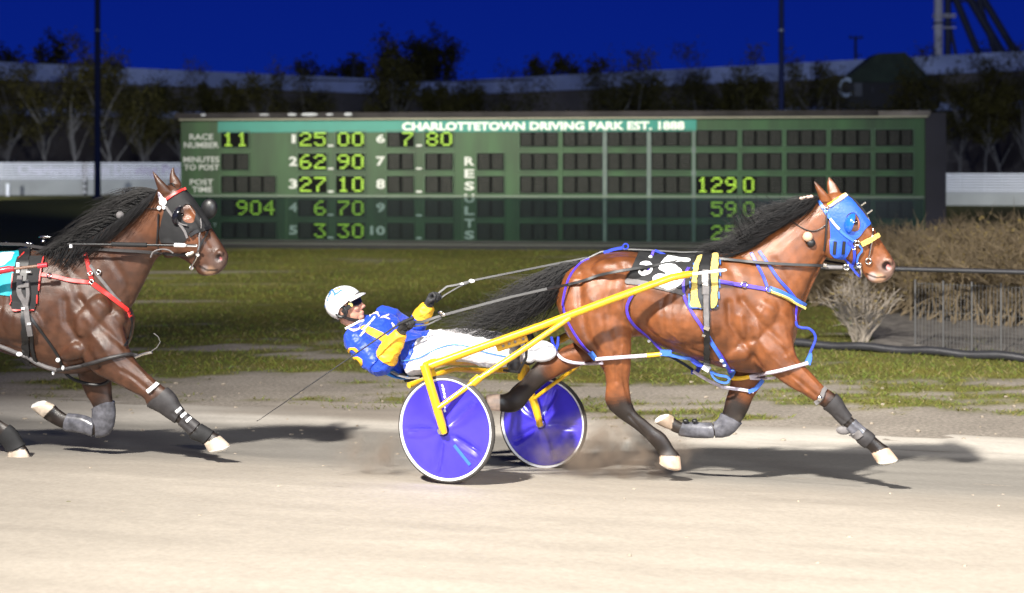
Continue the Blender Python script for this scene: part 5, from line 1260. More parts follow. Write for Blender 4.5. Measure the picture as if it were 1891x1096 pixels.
# ------------------------------------------------------------------ sulky
m_yellow = node_mat('paint_yellow', (.75, .42, .012), .32, var=.08, scale=14, coat=.4)
m_disc = node_mat('disc_blue', (.055, .038, .58), .26, coat=.6, var=.22, scale=3.5)
m_tyre = node_mat('tyre', (.055, .050, .046), .8, var=.35, scale=14, bump=.3, bscale=80)
m_rimw = node_mat('rim_white', (.78, .78, .80), .35)
m_seatb = node_mat('seat_blue', (.04, .22, .62), .45)
cN, cF = W(824, 793, 9.5), W(1003, 781, 10.72)
sk_loc = (cN + cF) / 2; sk_loc.z = (gz(cN.x, cN.y) + gz(cF.x, cF.y)) / 2
sk = thing('sulky', sk_loc, 'yellow race sulky with blue disc wheels pulled by the leading bay horse', 'sulky')
a_ = R(24); nW = Vector((-math.sin(a_), -math.cos(a_), 0)); hW = Vector((math.cos(a_), -math.sin(a_), 0)); UP = Vector((0, 0, 1))
def wheel(c, rad, rot):
    def P(r, th, s, z): return c + (hW * math.cos(th) + UP * math.sin(th)) * r + nW * s * z
    m = MB(); NT = 120; RR = [0, .04, .06, .10, .16, .22, .27, .30, .315]
    for s in (1, -1):
        vs = []; fs = []
        for r in RR[1:]:
            for k in range(NT):
                th = 2 * math.pi * k / NT + rot; d = min(abs(((th - rot - R(18)) - 2 * math.pi * j / 5 + math.pi) % (2 * math.pi) - math.pi) for j in range(5))
                z = .010 + .040 * (1 - r / .315) ** .9; 
                if .05 < r < .3: z -= .027 * math.exp(-(d * r / .026) ** 2) * min(1, (r - .05) / .05) * min(1, (.3 - r) / .04)
                vs.append(P(r * rad / .35, th, s, z))
        n = len(RR) - 1
        for i in range(n - 1):
            for k in range(NT):
                q = (i * NT + k, i * NT + (k + 1) % NT, (i + 1) * NT + (k + 1) % NT, (i + 1) * NT + k); fs.append(q if s < 0 else q[::-1])
        m.add(vs, fs)
    w = m.build('wheel', m_disc, sk)
    m = MB(); m.torus(c, hW, UP, (rad - .019), .019, 96, 14); m.build('tyre', m_tyre, w)
    m = MB(); prof = [(.317, .013), (.324, .022), (.332, .021), (.333, -.021), (.324, -.022), (.317, -.013)]
    rings = [[P(r * rad / .35, 2 * math.pi * k / 96, 1, z) for k in range(96)] for r, z in prof]; m.rings(rings + [rings[0]], False); m.build('rim', m_rimw, w)
    m = MB(); m.tube([c - nW * .085, c - nW * .05, c + nW * .05, c + nW * .085], [.022, .035, .035, .022], 16); m.build('hub', m_steel, w)
    return w, P
wN, PN = wheel(cN, .35, R(-48)); wF, PF = wheel(cF, .345, R(-20))
m = MB()
for k in range(8):
    r = .10 + .018 * k; rs = [PN(r - .008, R(-50), 1, .0), PN(r + .008, R(-50), 1, .0)]
q = [PN(.12 + .02 * k, R(-50), 1, .010 + .040 * (1 - (.12 + .02 * k) / .315) ** .9 + .003) for k in range(9)]; m.ribbon(q, nW, .022, .004); m.build('valve_strip', node_mat('strip_blue', (.05, .17, .5), .4), wN)
# row of small white marks up the disc
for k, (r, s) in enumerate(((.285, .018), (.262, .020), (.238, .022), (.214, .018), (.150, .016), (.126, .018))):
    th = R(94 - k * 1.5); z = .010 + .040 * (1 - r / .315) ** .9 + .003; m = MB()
    a, b = PN(r - s * .45, th - .018 * .27 / r, 1, z), PN(r + s * .45, th + .012 * .27 / r, 1, z); m.ribbon([a, (a + b) / 2, b], nW, s * (.9 if k % 2 else .7), .002); m.build('white_mark', m_rimw, wN)
# frame
m = MB(); m.tube([W(788, 678, 9.50), W(870, 648, 9.52), W(1000, 602, 9.54), W(1130, 553, 9.56), W(1240, 513, 9.585), W(1270, 507, 9.60), W(1278, 506.5, 9.60)], [.026, .026, .0255, .025, .0245, .024, .017], 14); shN = m.build('shaft', m_yellow, sk)
m = MB(); m.tube([W(1276, 507, 9.60), W(1300, 504, 9.60), W(1338, 499.5, 9.60), W(1342, 499, 9.60)], [.010, .011, .011, .006], 10); m.build('shaft_tip', m_rimw, shN)
m = MB(); m.tube([W(944, 668, 10.72), W(985, 650, 10.62), W(1035, 627, 10.52), W(1120, 585, 10.44), W(1270, 512, 10.36)], [.028] * 5, 14); shF = m.build('shaft', m_yellow, sk)
m = MB(); m.tube([W(1270, 512, 10.36), W(1335, 505, 10.36)], .011, 10); m.build('shaft_tip', m_rimw, shF)
def flatbar(pts, w, t, n=nW):
    m = MB(); m.ribbon(pts, n, w, t); m.ribbon([p + n * .0005 for p in pts], n * -1, w, t * .6); return m
fo = nW * .075
m = MB(); m.tube([W(783, 674, 9.44), W(800, 730, 9.42), W(816, 785, 9.41), W(821, 801, 9.41)], [.030, .029, .028, .019], 14); m.build('fork_leg', m_yellow, sk)
m = MB(); m.tube([W(793, 676, 9.58), W(802, 704, 9.60), W(828, 790, 9.60)], [.028, .026, .022], 12); m.build('fork_leg', m_yellow, sk)
m = MB(); m.tube([W(958, 668, 10.66), W(975, 712, 10.64), W(990, 755, 10.62), W(998, 788, 10.61)], [.032, .031, .030, .022], 14); m.build('fork_leg', m_yellow, sk)
m = MB(); m.tube([W(968, 668, 10.83), W(1006, 788, 10.83)], .024, 12); m.build('fork_leg', m_yellow, sk)
m = MB(); m.tube([W(809, 754, 9.40), W(845, 728, 9.42), W(878, 704, 9.44), W(960, 650, 9.48), W(1052, 587, 9.54)], [.017, .017, .018, .020, .018], 12); m.build('stay', m_yellow, sk)
m = MB(); m.tube([W(872, 709, 9.435), W(886, 697, 9.44)], .028, 12); m.build('stay_joint', m_yellow, sk)
m = MB(); m.tube([W(986, 737, 10.58), W(1016, 714, 10.56), W(1052, 688, 10.52), W(1110, 640, 10.48), W(1160, 585, 10.42)], .014, 10); m.build('stay', m_yellow, sk)
m = MB(); q = [W(786, 676, 9.5), W(798, 670, 9.56), W(815, 668, 9.7), W(880, 669, 10.15), W(930, 667, 10.55), W(948, 666, 10.68), W(962, 670, 10.76)]; m.tube(q, .026, 14); m.build('axle_arch', m_yellow, sk)
m = MB(); q = [W(755, 712, 9.62), W(790, 700, 9.74), W(818, 688, 9.9), W(838, 682, 10.05), W(900, 686, 10.4), W(936, 684, 10.6)]; m.tube(q, .020, 12); m.build('seat_bar', m_yellow, sk)
m = MB(); m.tube([W(832, 668, 9.98), W(856, 655, 9.9), W(880, 662, 9.95)], .022, 10); m.build('seat_bracket', m_yellow, sk)
m = MB(); m.ribbon([W(918, 643, 9.60), W(945, 634, 9.60), W(974, 624, 9.60)], nW, .055, .012); m.build('stirrup_plate', m_yellow, sk)
for x, y in ((930, 639), (941, 635), (952, 631.5), (967, 626)):
    m = MB(); c = W(x, y, 9.585); m.tube([c, c + nW * .006], .010, 12); m.build('plate_bolt', m_steel, sk)
m = MB(); m.tube([W(972, 626, 9.6), W(972, 660, 9.62), W(958, 688, 9.68), W(930, 684, 9.74)], .010, 8); m.build('stirrup', m_blk, sk)
m = MB(); m.tube([W(966, 640, 10.5), W(968, 668, 10.5), W(962, 700, 10.55)], [.03, .032, .028], 10); m.build('far_bracket', m_yellow, sk)
# white guard in front of the far foot
m = MB(); m.ellipsoid(W(998, 649, 10.20), hW * .122 + UP * .014, nW * .05, UP * .076 - hW * .02, 24, 14); m.ellipsoid(W(978, 655, 10.20), hW * .052, nW * .045, UP * .062, 20, 12)
gm_ = remesh(m, .008, 6); m = MB(); m.v = [tuple(v.co) for v in gm_.vertices]; m.f = [tuple(p.vertices) for p in gm_.polygons]; m.build('foot_guard', m_rimw, sk)
# seat
sc = W(752, 688, 10.12)
m = MB(); rows = []
for k in range(7):
    t = k / 6; c = W(728 + 46 * t, 681 + 12 * math.sin(t * 1.9), 10.12); rows.append([c + nW * (.19 * math.cos(2 * math.pi * j / 20)) + UP * (.022 * math.sin(2 * math.pi * j / 20)) for j in range(20)])
m.rings(rows); m.build('seat', m_seatb, sk)
m = MB(); m.ribbon([W(724, 688, 9.95), W(735, 694, 9.93), W(752, 699, 9.93), W(775, 699, 9.93)], UP, .05, .008); m.build('seat_rim', m_greyc, sk)
m = MB(); m.hexa([W(748, 706, 10.3), W(782, 706, 10.3), W(778, 690, 10.3), W(736, 690, 10.3)], [W(748, 706, 9.98), W(782, 706, 9.98), W(778, 690, 9.98), W(736, 690, 9.98)]); m.build('seat_box', m_blk, sk, smooth=False)
# following sulky: only its red shaft end reaches into the picture
tip2 = P2.at(84, 490, .345)
sk2 = copy_tree(sk); sk2.location = sk.location + (tip2 - W(1342, 499, 9.60)); sk2['label'] = 'red tipped sulky shaft beside the black saddle pad of the dark bay horse'; sk['group'] = sk2['group'] = 'race sulkies'
m_redp = node_mat('paint_red', (.62, .04, .06), .35, coat=.4); m_brs = node_mat('shaft_worn', (.22, .13, .09), .5, var=.4, scale=30)
def repaint(o):
    for sl in o.material_slots:
        if sl.material is m_yellow: sl.link = 'OBJECT'; sl.material = m_redp
        if sl.material is m_rimw and o.name.startswith('shaft_tip'): sl.link = 'OBJECT'; sl.material = m_brs
    for ch in o.children: repaint(ch)
repaint(sk2)
m = MB(); dl = (tip2 - W(1342, 499, 9.60)); m.tube([W(1327, 501, 9.60) + dl, W(1346, 498.6, 9.60) + dl], .018, 12); m.tube([W(1276, 507, 9.60) + dl, W(1280, 506.5, 9.6) + dl], .02, 12)
for ch in sk2.children:
    if ch.name.startswith('shaft') and ch.children and ch.children[0].name.startswith('shaft_tip'):
        m.build('red_end', m_redp, ch); break

# ------------------------------------------------------------------ driver
PD = Plane(-.9, 10.15, 15)
shN_, shF_ = W(659, 630, 10.02), W(711, 590, 10.30)
elN, wrN = W(702, 676, 9.90), W(739, 617, 9.84)
elF, wrF = W(763, 610, 10.44), W(789, 567, 10.38)
hipN, hipF = W(757, 662, 10.02), W(764, 646, 10.25)
knN, anN = W(843, 642, 9.86), W(938, 657, 9.82)
knF, anF = W(872, 632, 10.34), W(966, 646, 10.46)
pel, neck0 = W(757, 655, 10.13), W(676, 605, 10.15)
spine = (neck0 - pel).normalized(); L = (shF_ - shN_).normalized(); L = (L - spine * L.dot(spine)).normalized(); Np = spine.cross(L).normalized()
if Np.z < 0: Np = -Np
mb = MB()
def sec(t, lw, dw, bow=0.0): c = pel.lerp(neck0, t) + Np * bow; return (np.array(c), np.array(L * lw), np.array(Np * dw))
loft(mb, [sec(-.10, .13, .10), sec(0, .165, .115), sec(.25, .155, .11, .0), sec(.5, .17, .118, .0), sec(.75, .19, .118, .0), sec(.93, .165, .095, -.01), sec(1.06, .075, .07, -.01), sec(1.12, .06, .06, -.005)], 5, 28, .9)
def limb(pts, rads, n=14):
    q = catmull([np.array(list(p) + [r]) for p, r in zip(pts, rads)], 5); mb.tube([Vector(x[:3]) for x in q], [x[3] for x in q], n)
limb([shN_ + L * .03, shN_, shN_.lerp(elN, .5), elN, elN.lerp(wrN, .5), wrN], [.07, .082, .078, .062, .058, .038])
limb([shF_ - L * .03, shF_, shF_.lerp(elF, .5), elF, elF.lerp(wrF, .5), wrF], [.07, .080, .072, .060, .055, .038])
limb([hipN, hipN.lerp(knN, .35), hipN.lerp(knN, .75), knN, knN.lerp(anN, .4), knN.lerp(anN, .8), anN], [.115, .11, .094, .082, .08, .078, .07], 18)
limb([hipF, hipF.lerp(knF, .35), hipF.lerp(knF, .75), knF, knF.lerp(anF, .4), knF.lerp(anF, .8), anF], [.115, .11, .094, .082, .08, .078, .07], 18)
# head: f forward, u up, s towards the near side
hc = W(642, 568, 10.12)
f = Vector((.93, -.22, .28)).normalized(); u = Vector((-.30, 0, .95)); u = (u - f * u.dot(f)).normalized(); s = f.cross(u); s = s if s.y < 0 else -s
def HP(a, b, c): return hc + f * a + u * b + s * c
mb.tube([neck0 - spine * .02, HP(-.035, -.06, 0), HP(-.02, -.02, 0)], [.062, .055, .055], 14)
mb.ellipsoid(HP(-.012, .035, 0), f * .098, s * .076, u * .10); mb.ellipsoid(HP(.028, -.045, 0), f * .062, s * .056, u * .066); mb.ellipsoid(HP(.045, -.01, 0), f * .048, s * .060, u * .075)
mb.ellipsoid(HP(.072, -.088, 0), f * .026, s * .026, u * .020); mb.ellipsoid(HP(.088, -.058, 0), f * .018, s * .026, u * .010); mb.ellipsoid(HP(.085, -.070, 0), f * .017, s * .023, u * .008)
loft(mb, [(np.array(HP(.085, .018, 0)), np.array(f * .018), np.array(s * .012)), (np.array(HP(.100, -.006, 0)), np.array(f * .020), np.array(s * .014)), (np.array(HP(.106, -.026, 0)), np.array(f * .022), np.array(s * .019)), (np.array(HP(.092, -.038, 0)), np.array(f * .014), np.array(s * .015))], 3, 12)
for q in (1, -1): mb.ellipsoid(HP(.068, .030, q * .032), f * .03, s * .028, u * .012); mb.ellipsoid(HP(.066, -.022, q * .038), f * .026, s * .022, u * .02); mb.ellipsoid(HP(-.022, -.012, q * .076), f * .020, s * .010, u * .032)
bodyd = remesh(mb, .0055, 4); BD = Body(bodyd, PD)
ploc = sk_loc.copy(); ploc = Vector((sc.x, sc.y, gz(sc.x, sc.y)))
pr = thing('person', ploc, 'sulky driver in blue and yellow silks and white helmet leaning back on the sulky', 'person')
SK = [('head', HP(0, .03, 0), HP(.05, -.05, 0), .09), ('neck', neck0, HP(-.03, -.055, 0), .055), ('torso', pel, neck0 - spine * .03, .13), ('uarm', shN_, elN, .07), ('farm', elN, wrN, .05), ('uarm2', shF_, elF, .07), ('farm2', elF, wrF, .05), ('leg', hipN, knN, .1), ('leg', knN, anN, .08), ('leg', hipF, knF, .1), ('leg', knF, anF, .08)]
best = np.full(len(BD.co), 9.); lab = np.zeros(len(BD.co), int); tt = np.zeros(len(BD.co))
for i, (n_, a, b, r_) in enumerate(SK):
    a, b = np.array(a), np.array(b); ab = b - a; t = np.clip(((BD.co - a) @ ab) / (ab @ ab), 0, 1); d = np.linalg.norm(BD.co - a - t[:, None] * ab, axis=1) - r_ * 1.0
    k = d < best; best[k] = d[k]; lab[k] = i; tt[k] = t[k]
nmz = np.array([x[0] for x in SK]); part = nmz[lab]
skin = np.tile(np.array([.52, .27, .19]), (len(BD.co), 1)) * (1 + .08 * vnoise(BD.co, 40, 2))[:, None]
X, Y = BD.px, BD.py
for (x, y, r0, r1, cc) in ((HP(.09, -.062, 0), None, .01, .03, (.45, .16, .14)), (HP(.06, -.03, .045), None, .01, .035, (.58, .24, .19)), (HP(.105, -.02, 0), None, .01, .03, (.60, .24, .19))):
    w = (1 - sstep(r0, r1, np.linalg.norm(BD.co - np.array(x), axis=1)))[:, None] * .6; skin = skin * (1 - w) + np.array(cc) * w
ml = (1 - sstep(.002, .006, np.linalg.norm((BD.co - np.array(HP(.098, -.0645, 0))) * np.array([1, .25, 1]), axis=1)))[:, None]; skin = skin * (1 - .6 * ml)
me = BD.me; me.vertices.foreach_set('co', (BD.co - np.array(ploc)).ravel()); me.update(); me.polygons.foreach_set('use_smooth', [True] * len(me.polygons)); me.materials.clear()
me.materials.append(node_mat('skin', rough=.5, spec=.4, attr='Col', var=.08, scale=60)); set_colors(me, skin); bodyo = link_mesh('body', me, pr)
m_jer = node_mat('jersey_blue', (.014, .058, .50), .45, var=.14, scale=10, bump=.35, bscale=14, sheen=.1)
m_jy = node_mat('jersey_yellow', (.82, .43, .025), .5, var=.10, scale=18, bump=.3, bscale=20)
m_jc = node_mat('jersey_cream', (.78, .62, .50), .55)
m_pant = node_mat('pants_white', (.80, .78, .80), .6, var=.05, scale=12, bump=.5, bscale=13)
tor = np.isin(part, ['torso', 'uarm', 'farm', 'uarm2', 'farm2'])
# soft folds: push the cloth out along a wrinkle field
fold = .008 * (1 - np.minimum(1, np.abs(vnoise(BD.co * np.array([1, 1, 1.5]), 8, 33)) * 2.6)) ** 2 + .006 * (1 - np.minimum(1, np.abs(vnoise(BD.co, 13, 35)) * 3)) ** 2 - .003 + .002 * vnoise(BD.co, 30, 9) + .003 * vnoise(BD.co * np.array([1, 1, 2.2]), 60, 11)
oldco = BD.co.copy(); BD.co = BD.co + BD.no * fold[:, None]
waist = ((BD.co - np.array(pel)) @ np.array(spine)) > -.045
prj = (BD.co - np.array(pel)) @ np.array(spine)
hem = (part == 'leg') & (prj > -.035) & (tt < .3)
j1 = BD.shell((tor & (waist | (part != 'torso'))) | hem, .0125, 'jersey', m_jer, pr)
yc = ((part == 'farm') & (tt > .22)) | ((part == 'farm2') & (tt > .5))
BD.shell(yc, .0165, 'sleeve_cuff', m_jy, j1)
fr = BD.front & (part != 'head') & (part != 'neck')
def dstroke(pts, w): return stroke(pts, X, Y) < w
S_ = dstroke([(662, 650), (657, 644), (650, 643), (645, 648), (646, 655), (653, 659), (662, 660), (669, 664), (671, 670), (666, 676), (659, 675)], 2.7) & tor
BD.shell(S_ & fr, .0170, 'sleeve_letter', m_jy, j1)
stem = dstroke([(675, 611), (690, 617), (704, 623), (716, 630), (724, 642)], 7.5) & (part != 'farm')
BD.shell(stem & fr & tor, .0165, 'chest_letter', m_jy, j1); bar = dstroke([(692, 590), (684, 600), (672, 614), (666, 623)], 2.4) & tor
BD.shell(bar & fr, .0172, 'chest_letter', m_wht, j1)
for pts in ([(648, 611), (653, 613), (660, 612), (665, 607), (664, 602)], [(684, 588), (689, 582), (697, 582), (700, 587)], [(704, 591), (712, 587), (716, 585)], [(709, 590), (718, 593)], [(722, 600), (727, 606)]):
    BD.shell(dstroke(pts, 2.1) & fr & tor, .0168, 'chest_letter', m_jc, j1)
j2 = BD.shell(((part == 'leg') & ~(hem & (prj > -.015))) | ((part == 'torso') & ~waist), .012, 'trousers', m_pant, pr)
BD.bvh = BVHTree.FromPolygons([tuple(v) for v in BD.co + BD.no * .013], BD.faces)
m = MB(); BD.strap(m, [(742, 667), (772, 662), (806, 645), (836, 637), (866, 641), (900, 652), (934, 659)], .010, .003, 0, .002, step=4); m.build('trouser_stripe', node_mat('stripe_blue', (.06, .20, .62), .5), j2)
m = MB(); BD.strap(m, [(638, 607), (650, 601), (664, 594), (672, 592)], .016, .008, 0, .0, step=3); m.build('collar', m_wht, j1)
# boots
def boot(an, fd, name):
    m = MB(); m.tube([an - (an - knN).normalized() * .02 if name == 'x' else an, an + fd * .03 - UP * .01], [.066, .06], 14)
    m.ellipsoid(an + fd * .035, hW * .05, nW * .055, UP * .085); m.ellipsoid(an + fd * .05 + UP * .045, hW * .042, nW * .045, UP * .085); m.ellipsoid(an + fd * .045 - UP * .06, hW * .05, nW * .045, UP * .05)
    mm = remesh(m, .006, 3); mm.vertices.foreach_set('co', (np.array([v.co for v in mm.vertices]) - np.array(ploc)).ravel()); mm.update(); mm.materials.clear(); mm.materials.append(m_boot); mm.polygons.foreach_set('use_smooth', [True] * len(mm.polygons)); link_mesh('boot', mm, pr)
boot(anN, hW, 'n'); boot(anF, hW, 'f')
# gloves with five fingers closed on the reins
def glove(wr, fd, gd):
    fd = Vector(fd).normalized(); gd = Vector(gd); gd = (gd - fd * gd.dot(fd)).normalized(); ld = fd.cross(gd)
    if ld.z < 0: ld = -ld
    m = MB(); m.tube([wr - fd * .035, wr, wr + fd * .03], [.040, .036, .034], 12); m.ellipsoid(wr + fd * .055, fd * .052, gd * .024, ld * .046)
    for k, (ln, o) in enumerate(((.95, .033), (1.05, .011), (1.0, -.011), (.85, -.031))):
        b = wr + fd * .085 + ld * o; p1 = b + (fd * .026 + gd * .020) * ln; p2 = p1 + (fd * -.006 + gd * .030) * ln; p3 = p2 + (fd * -.028 + gd * .004) * ln
        m.tube([b - fd * .02, b, p1, p2, p3], [.013, .014, .0125, .0115, .009], 10)
    b = wr + fd * .035 + ld * .036 + gd * .012; m.tube([b - fd * .01, b + fd * .020 + gd * .020 + ld * .006, b + fd * .044 + gd * .036 - ld * .010, b + fd * .056 + gd * .038 - ld * .026], [.016, .0145, .0125, .010], 10)
    mm = remesh(m, .0042, 2); mm.vertices.foreach_set('co', (np.array([v.co for v in mm.vertices]) - np.array(ploc)).ravel()); mm.update(); mm.materials.clear(); mm.materials.append(m_glv); mm.polygons.foreach_set('use_smooth', [True] * len(mm.polygons)); link_mesh('glove', mm, pr)
    return wr + fd * .095 + gd * .022
m_glv = node_mat('glove_grey', (.030, .030, .031), .7, var=.3, scale=40, bump=.3, bscale=80)
gN = glove(wrN + (wrN - elN).normalized() * .012, (W(749, 592, 9.80) - wrN), (.8, -.55, .1)); gF = glove(wrF + (wrF - elF).normalized() * .012, (W(801, 543, 10.36) - wrF), (.75, -.6, .05))
# helmet, visor, strap, goggles
m_helm = node_mat('helmet_white', (.80, .80, .82), .25, coat=.5)
m = MB(); NU, NV = 40, 22; vs = []; keep = {}
hcen = HP(-.018, .038, 0)
def HE(th, ph, k=1.0): return hcen + (f * math.cos(ph) * math.sin(th) * .134 + s * math.sin(ph) * math.sin(th) * .112 + u * math.cos(th) * .118) * k
def rim(ph):      # lowest angle of the shell round the head: high at the face, low at the nape
    c = math.cos(ph); return R(95 + 56 * max(0, -c) ** .8 + 6 * math.sin(ph) ** 2 - 27 * max(0, c))
rings = [[HE(rim(2 * math.pi * k / NU) * j / NV, 2 * math.pi * k / NU) for k in range(NU)] for j in range(1, NV + 1)]
inner = [[HE(rim(2 * math.pi * k / NU) * j / NV, 2 * math.pi * k / NU, .93) for k in range(NU)] for j in range(NV, 0, -1)]
m.rings(rings + inner, False); b = len(m.v); m.v.append(tuple(HE(0, 0))); m.f += [(b, k, (k + 1) % NU) for k in range(NU)]
hel = m.build('helmet', m_helm, pr)
m = MB(); rows = []
for j in range(6):
    row = []
    for k in range(15):
        a = R(-58 + 116 * k / 14); base = HE(R(70 + 12 * (1 - math.cos(a))), a, .99); outv = (f * math.cos(a) * 1.0 + s * math.sin(a) * .55).normalized(); row.append(base + outv * (.044 * math.cos(a) ** .7 * j / 5) + u * (-.006 - .010 * (j / 5) ** 2 - .012 * (1 - math.cos(a))))
    rows.append(row)
vs = [p for r_ in rows for p in r_]; n = len(vs); fs = [(j * 15 + k, j * 15 + k + 1, j * 15 + k + 16, j * 15 + k + 15) for j in range(5) for k in range(14)]
bd = [j * 15 for j in range(6)] + [75 + k for k in range(1, 15)] + [j * 15 + 14 for j in range(4, -1, -1)] + [k for k in range(13, 0, -1)]
m.add(vs + [p - u * .006 for p in vs], fs + [(a + n, d + n, c + n, b_ + n) for a, b_, c, d in fs] + [(bd[i], bd[i - 1], bd[i - 1] + n, bd[i] + n) for i in range(len(bd))]); m.build('visor', m_helm, hel)
def helm_mark(pts, w, mat, name):
    m = MB(); q = dens([np.array(p, float) for p in pts], 1.5); bv = BVHTree.FromPolygons([tuple(v) for r_ in rings for v in r_], [(i * NU + k, i * NU + (k + 1) % NU, (i + 1) * NU + (k + 1) % NU, (i + 1) * NU + k) for i in range(NV - 1) for k in range(NU)])
    P_, N_ = [], []
    for x, y in q:
        l, nn, _, _ = bv.ray_cast(Vector((0, 0, CH)), (W(x, y, 1) - Vector((0, 0, CH))).normalized())
        if l is None: continue
        nn = nn if nn.y < 0 else -nn; P_.append(l + nn * .0015); N_.append(nn)
    if len(P_) > 1: m.ribbon(P_, N_, w, .002); m.build(name, mat, hel)
m_hm = node_mat('helmet_blue', (.07, .20, .62), .4)
helm_mark([(605, 557), (607, 548), (613, 541)], .014, m_hm, 'helmet_mark'); helm_mark([(608, 545), (613, 536), (620, 545)], .014, m_hm, 'helmet_mark'); helm_mark([(616, 546), (624, 541), (631, 536)], .016, m_hm, 'helmet_mark'); helm_mark([(619, 536), (626, 534), (629, 533)], .010, m_jy, 'helmet_mark'); helm_mark([(600, 572), (601, 565)], .010, m_hm, 'helmet_mark')
m = MB()
for q in (1, -1):
    m.ribbon([HP(.055, .012, q * .078), HP(.02, .0, q * .086), HP(-.012, -.02, q * .088)], s * q, .03, .006); m.torus(HP(-.022, -.012, q * .082), f, u, .036, .012, 24, 8)
    m.ribbon([HP(-.02, -.05, q * .080), HP(.015, -.078, q * .066), HP(.045, -.100, q * .040), HP(.062, -.112, 0)], s * q, .022, .006)
m.build('chin_strap', m_blk, hel)
m = MB(); rows = []
for j in range(7):
    v = j / 6; row = []
    for k in range(21):
        a = R(-78 + 156 * k / 20); hh = .024 * (1 - .35 * abs(math.sin(a)) ** 2) * (1 - .25 * max(0, math.cos(a * 3)) * (v < .5)); row.append(HP(.012 + .092 * math.cos(a), .018 + (v - .5) * 2 * hh, .078 * math.sin(a)))
    rows.append(row)
vs = [p for r_ in rows for p in r_]; fs = [(j * 21 + k, j * 21 + k + 1, j * 21 + k + 22, j * 21 + k + 21) for j in range(6) for k in range(20)]
m.add(vs, fs); go_ = m.build('goggles', node_mat('goggle_black', (.008, .008, .010), .12, coat=.8), pr)
so = go_.modifiers.new('s', 'SOLIDIFY'); so.thickness = .005
m = MB(); m.ellipsoid(HP(.052, .014, .078), f * .020, s * .006, u * .017, 16, 10); m.build('goggle_reflection', node_mat('painted_reflection_yellow', (.75, .60, .18), .2), go_)  # yellow reflection on the goggles, painted as a coloured spot

# ------------------------------------------------------------------ reins and whip
m_blkl = node_mat('rein_leather', (.020, .020, .021), .45, var=.3, scale=20)
rn = thing('reins', gN, 'long black leather reins running from the driver hands to the leading horse bit', 'reins')
pts = [(1050, 526), (1080, 518), (1110, 508), (1156, 499), (1208, 491), (1255, 482), (1287, 473), (1300, 474), (1330, 478), (1400, 485), (1460, 489), (1520, 491), (1562, 494)]
PP, NN = B1.strap_path(pts, .1, .030, 4)
lead = [gN, W(780, 595, 9.84), W(816, 583, 9.82), W(853, 573, 9.80), W(944, 549, 9.74), W(1010, 534, 9.68)]
allp = lead + [p for p in PP if p.x > lead[-1].x + .1]
m = MB(); m.ribbon(allp, P1.n3 + Vector((0, 0, .3)), .021, .005); m.build('near_rein', m_blkl, rn)
m = MB(); q = [gF, W(825, 530, 10.36), W(846, 526, 10.35), W(871, 519, 10.34), W(965, 500, 10.25), W(1050, 483, 10.14), W(1088, 476, 10.10), W(1150, 466, 10.03), W(1220, 465, 10.0), W(1290, 468, 9.97), W(1400, 462, 10.05), W(1560, 488, 10.02)]
m.ribbon(q, P1.n3 + Vector((0, 0, .3)), .017, .005); m.build('far_rein', m_blkl, rn)
m = MB(); m.ribbon([gF - Vector((0, 0, .05)), W(822, 545, 10.35), W(848, 530, 10.35), W(871, 520, 10.335)], P1.n3 + Vector((0, 0, .3)), .012, .005); m.build('hand_loop', m_blkl, rn)
m = MB(); m.ribbon([gN - Vector((0, 0, .03)), W(790, 600, 9.83), W(815, 588, 9.81)], P1.n3 + Vector((0, 0, .3)), .012, .005); m.build('hand_loop', m_blkl, rn)
for p, r_ in ((W(871, 519.5, 10.33), .018), (W(853, 525, 10.34), .012), (W(818, 581, 9.80), .016), (W(813, 577, 9.80), .014)):
    m = MB(); m.ellipsoid(p, hW * r_ * 1.3, nW * .008, UP * r_ * .8, 12, 8); m.build('rein_buckle', m_rimw if p.y > 10 else m_steel, rn)
m = MB(); l, nn = B1.hit(1555, 494)
if l is None: l, nn = P1.at(1555, 494, .07), P1.n3
m.tube([l + nn * .03 - P1.h3 * .11, l + nn * .03], .013, 8); m.build('rein_end', m_greyc, rn)
m = MB(); m.tube([W(1520, 490.5, 9.70), W(1526, 491, 9.70)], .014, 8); m.build('rein_end', m_steel, rn)
wp = thing('whip', W(742, 594, 9.74), 'thin black driving whip trailing back from the driver hand', 'whip')
m = MB(); q = [W(757, 590, 9.70), W(735, 600, 9.71), W(646, 661, 9.72), W(560, 720, 9.74), W(487, 770, 9.76)]; m.tube(q, [.009, .0065, .0045, .0035, .0022], 8); m.build('stick', m_blk, wp)
m = MB(); m.tube([q[0] + (q[0] - q[1]) * .3, q[1]], .012, 10); m.build('grip', m_blkc, wp)
m = MB(); m.tube([q[-1], W(482, 773.5, 9.77), W(478, 776, 9.78), W(474, 778, 9.78)], [.0022, .0016, .0016, .004], 6); m.build('lash', m_blk, wp)

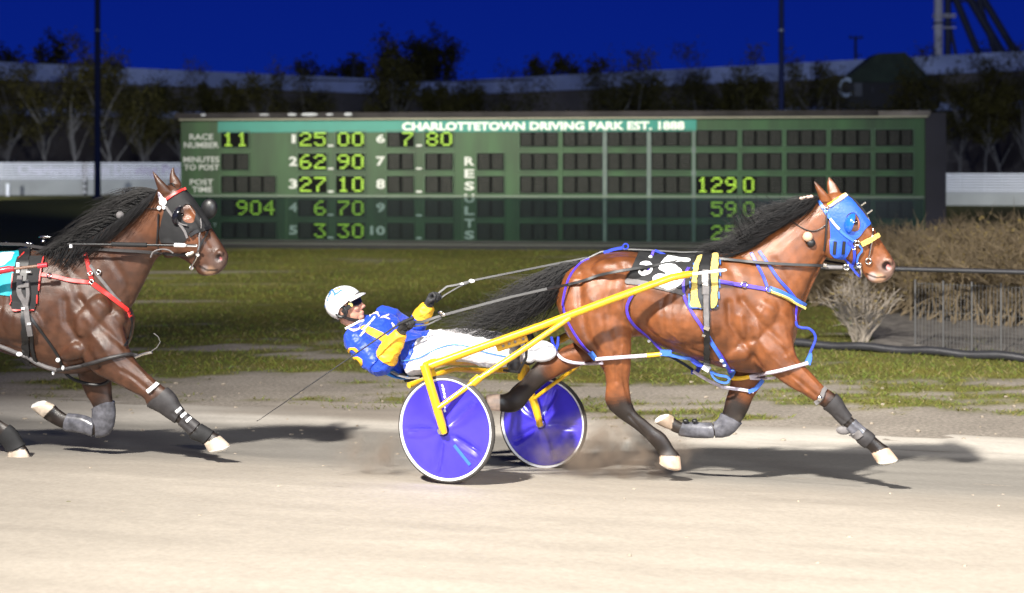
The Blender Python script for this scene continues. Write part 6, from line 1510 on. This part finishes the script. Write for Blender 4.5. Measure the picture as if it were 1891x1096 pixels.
# ------------------------------------------------------------------ kicked up dust
def dust(c, rx, ry, rz, dens_, label, seed, flip=False):
    m = MB(); m.ellipsoid((0, 0, 0), (rx, 0, 0), (0, ry, 0), (0, 0, rz), 20, 12); m.v = [tuple(Vector(v) + c) for v in m.v]; m.f = [tuple(reversed(q)) for q in m.f] if flip else m.f
    mt = bpy.data.materials.new('dust'); mt.use_nodes = True; t = mt.node_tree; t.nodes.clear()
    o_ = t.nodes.new('ShaderNodeOutputMaterial'); v = t.nodes.new('ShaderNodeVolumePrincipled'); v.inputs['Color'].default_value = (.74, .57, .43, 1); v.inputs['Anisotropy'].default_value = .1
    tcn = t.nodes.new('ShaderNodeTexCoord'); n = t.nodes.new('ShaderNodeTexNoise'); n.inputs['Scale'].default_value = 7; n.inputs['Detail'].default_value = 5
    mpn = t.nodes.new('ShaderNodeMapping'); mpn.inputs['Location'].default_value = (seed, seed * .3, 0); t.links.new(tcn.outputs['Object'], mpn.inputs[0]); t.links.new(mpn.outputs[0], n.inputs['Vector'])
    # fade towards the rim of the puff
    mp2 = t.nodes.new('ShaderNodeMapping'); mp2.inputs['Scale'].default_value = (1 / rx, 1 / ry, 1 / rz); t.links.new(tcn.outputs['Object'], mp2.inputs[0])
    ln = t.nodes.new('ShaderNodeVectorMath'); ln.operation = 'LENGTH'; t.links.new(mp2.outputs[0], ln.inputs[0])
    fr_ = t.nodes.new('ShaderNodeMapRange'); fr_.inputs[1].default_value = 1.0; fr_.inputs[2].default_value = .25; fr_.inputs[3].default_value = 0; fr_.inputs[4].default_value = 1; t.links.new(ln.outputs['Value'], fr_.inputs[0])
    nr = t.nodes.new('ShaderNodeMapRange'); nr.inputs[1].default_value = .42; nr.inputs[2].default_value = .68; nr.inputs[3].default_value = 0; nr.inputs[4].default_value = dens_; t.links.new(n.outputs['Fac'], nr.inputs[0])
    mu = t.nodes.new('ShaderNodeMath'); mu.operation = 'MULTIPLY'; t.links.new(fr_.outputs[0], mu.inputs[0]); t.links.new(nr.outputs[0], mu.inputs[1]); t.links.new(mu.outputs[0], v.inputs['Density']); t.links.new(v.outputs[0], o_.inputs['Volume'])
    o = m.build('dust', mt, loc=c); tag(o, label, 'dust', kind='stuff')
    bm = bmesh.new(); bm.from_mesh(o.data); bmesh.ops.recalc_face_normals(bm, faces=bm.faces); bm.to_mesh(o.data); bm.free(); return o
dust(W(1135, 830, 10.1), .66, .30, .30, 10.0, 'brown dust kicked up between the far wheel and the near hind hoof', 1.0)
dust(W(690, 838, 9.9), .34, .25, .17, 6.0, 'faint brown dust trailing behind the near wheel', 4.0)
